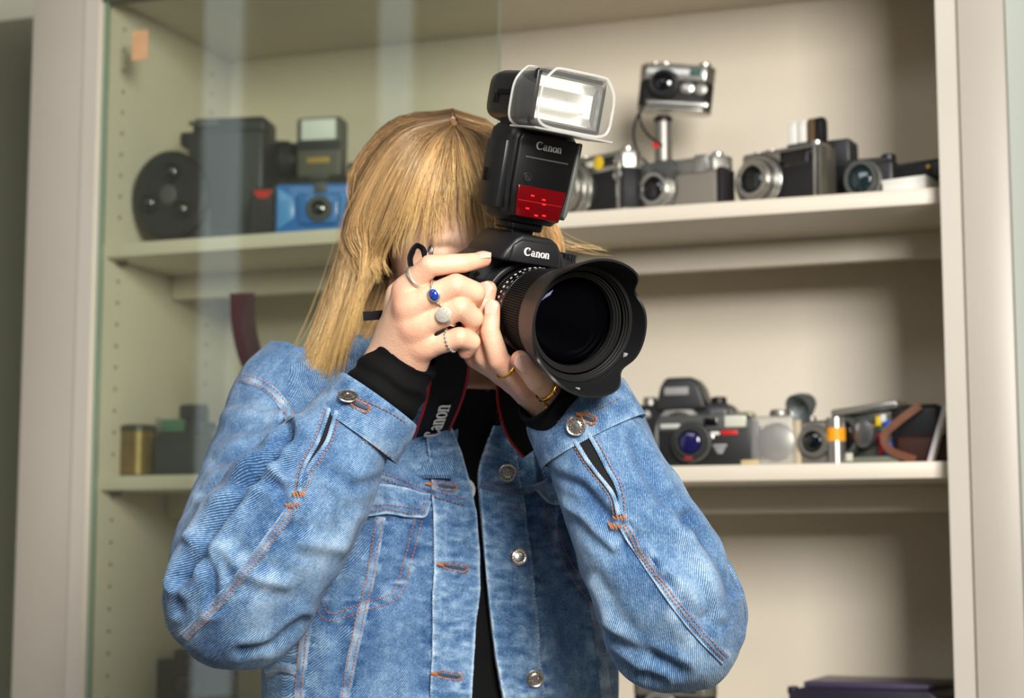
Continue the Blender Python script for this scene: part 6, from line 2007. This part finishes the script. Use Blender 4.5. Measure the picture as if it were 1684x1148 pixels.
e = place('strobe_camera', 538, 2.4, ZU, 8, 'dark camera carrying a tall grey flash head behind the blue camera', sc=(1.2, 1, 1.30))
obj('body', box((0, 0, .045), (.150, .050, .090), .006, 3), M_PDK, e)
obj('top_block', box((.052, 0, .098), (.05, .04, .018), .004), M_PDK, e)
fh = obj('flash_head', box((-.010, -.006, .126), (.060, .036, .072), .005, 3), mat('flash_grey', (88, 86, 78), 0.5), e)
obj('flash_lamp', box((-.010, -.0250, .1465), (.046, .004, .025), .002), mat('flash_lamp', (222, 226, 222), 0.25), fh)
obj('dark_band', box((-.010, -.0245, .1275), (.058, .003, .010), .0006), M_PDK, fh)
obj('gold_label', box((-.010, -.0247, .110), (.030, .0015, .007), .0004), mat('gold_label', (170, 140, 70), 0.4), fh)
obj('neck', box((-.010, -.010, .0895), (.026, .026, .012), .002), M_PGRY, e)

# ---- lower shelf, behind the glass
e = place('film_canister', 226, 2.27, ZL, 0, 'brown and gold cylindrical canister behind the glass door', 'canister', sc=(1.1, 1.1, 1.12))
obj('can', mv(lathe([(.021, 0), (.0225, .002), (.0225, .064), (.021, .067), (0, .067)], 32, 'z'), 0, 0, 0), mat('dark_tin', (50, 46, 34), 0.4), e)
obj('gold_wrap', mv(lathe([(.0228, .004), (.0228, .060)], 32, 'z', caps=False), 0, 0, 0), mat('gold_tin', (124, 100, 52), 0.35, 0.4, noise=.25, nscale=30), e)
obj('lid', mv(lathe([(.0235, 0), (.0235, .007), (.021, .009), (0, .009)], 32, 'z'), 0, 0, .0605), mat('dark_tin', (50, 46, 34), 0.4), e)
e = place('dark_film_box', 300, 2.275, ZL, 6, 'dark grey box beside the canister behind the glass', 'box', sc=(1, 1, 1.12))
obj('box', box((0, 0, .027), (.066, .05, .054), .003), mat('slate_box', (40, 46, 48), 0.5), e)
obj('lid_line', box((0, 0, .0475), (.0675, .0515, .002), .0005), M_PBLK, e)
e = place('green_top_camera', 306, 2.35, ZL, 4, 'black camera with a green panel rising behind the dark grey box', sc=(1, 1, 1.22))
obj('body', box((0, 0, .036), (.078, .05, .072), .004), M_PDK, e)
obj('green_panel', box((-.010, -.026, .066), (.038, .003, .016), .001), mat('green_card', (78, 122, 96), 0.5), e)
obj('hump', box((.012, .0, .082), (.036, .036, .022), .005), M_PDK, e)
obj('chrome_side', box((-.034, -.026, .066), (.008, .003, .020), .001), M_CHRD, e)
e = place('silver_folding_camera', 352, 2.385, ZL, 4, 'silver and black camera half hidden by the shoulder on the lower shelf')
tp = classic(e, .096, .078, .034, lens=(0, .034, (.022, .019), .016))

# ---- bottom shelf and hanging strap
e = place('purple_printer', 1430, 2.345, ZB, -6, 'dark purple box-shaped photo printer on the bottom shelf', 'printer')
obj('case', prism([(-.092, 0), (-.094, .052), (-.080, .060), (.086, .060), (.098, .050), (.096, 0)], -.075, .075, .003, 2, 'xz'), mat('purple_black', (38, 32, 50), 0.35), e)
obj('top_lid', prism([(-.078, -.060), (.082, -.060), (.092, .070), (-.084, .070)], .060, .067, .002, 2, 'xy'), mat('purple_grey', (70, 62, 88), 0.35), e)
obj('corner_tab', box((-.090, -.066, .056), (.010, .02, .010), .002), mat('purple_black', (38, 32, 50), 0.35), e)
e = place('silver_low_camera', 1106, 2.300, ZB, -6, 'grey camera with chrome knobs standing on the bottom shelf below the elbow')
tp = classic(e, .112, .064, .036, plate=M_CHRD, lens=(-.012, .028, (.024, .020), .018))
obj('sync_knob', mv(lathe([(.006, 0), (.008, .004), (.006, .012), (0, .013)], 16, 'z'), .030, 0, .064), M_PBLK, e)
e = place('black_low_camera', 330, 2.400, ZB, 4, 'black camera on the bottom shelf behind the glass door')
obj('body', box((0, 0, .036), (.12, .05, .072), .006, 3), M_PBLK, e)
obj('finder_hump', box((-.01, 0, .078), (.04, .04, .018), .005), M_PBLK, e)
lens_unit(e, 0, .034, -.025, (.026, .024), .02, M_PBLK)
e = empty('hanging_strap', loc=tuple(P(405, 530, 2.47)))
tag(e, 'dark maroon camera strap hanging below the upper shelf behind the glass', 'strap')
vf, *_ = ribbon([P(398, 482, 2.47), P(400, 530, 2.47), P(412, 585, 2.46), P(440, 640, 2.45), P(462, 700, 2.45), P(470, 752, 2.45)], [_rt + _up * .1] * 6, .034, .003)
obj('webbing', vf, mat('maroon_webbing', (62, 30, 32), 0.7), e, 60, world=True, fix=True)
obj('stitch_line', tube(catmull(np.array([P(386, 484, 2.466), P(389, 530, 2.466), P(401, 587, 2.456), P(430, 646, 2.446)]), 30), .0006, 5), mat('maroon_thread', (96, 52, 50), 0.7), e, 60, world=True)
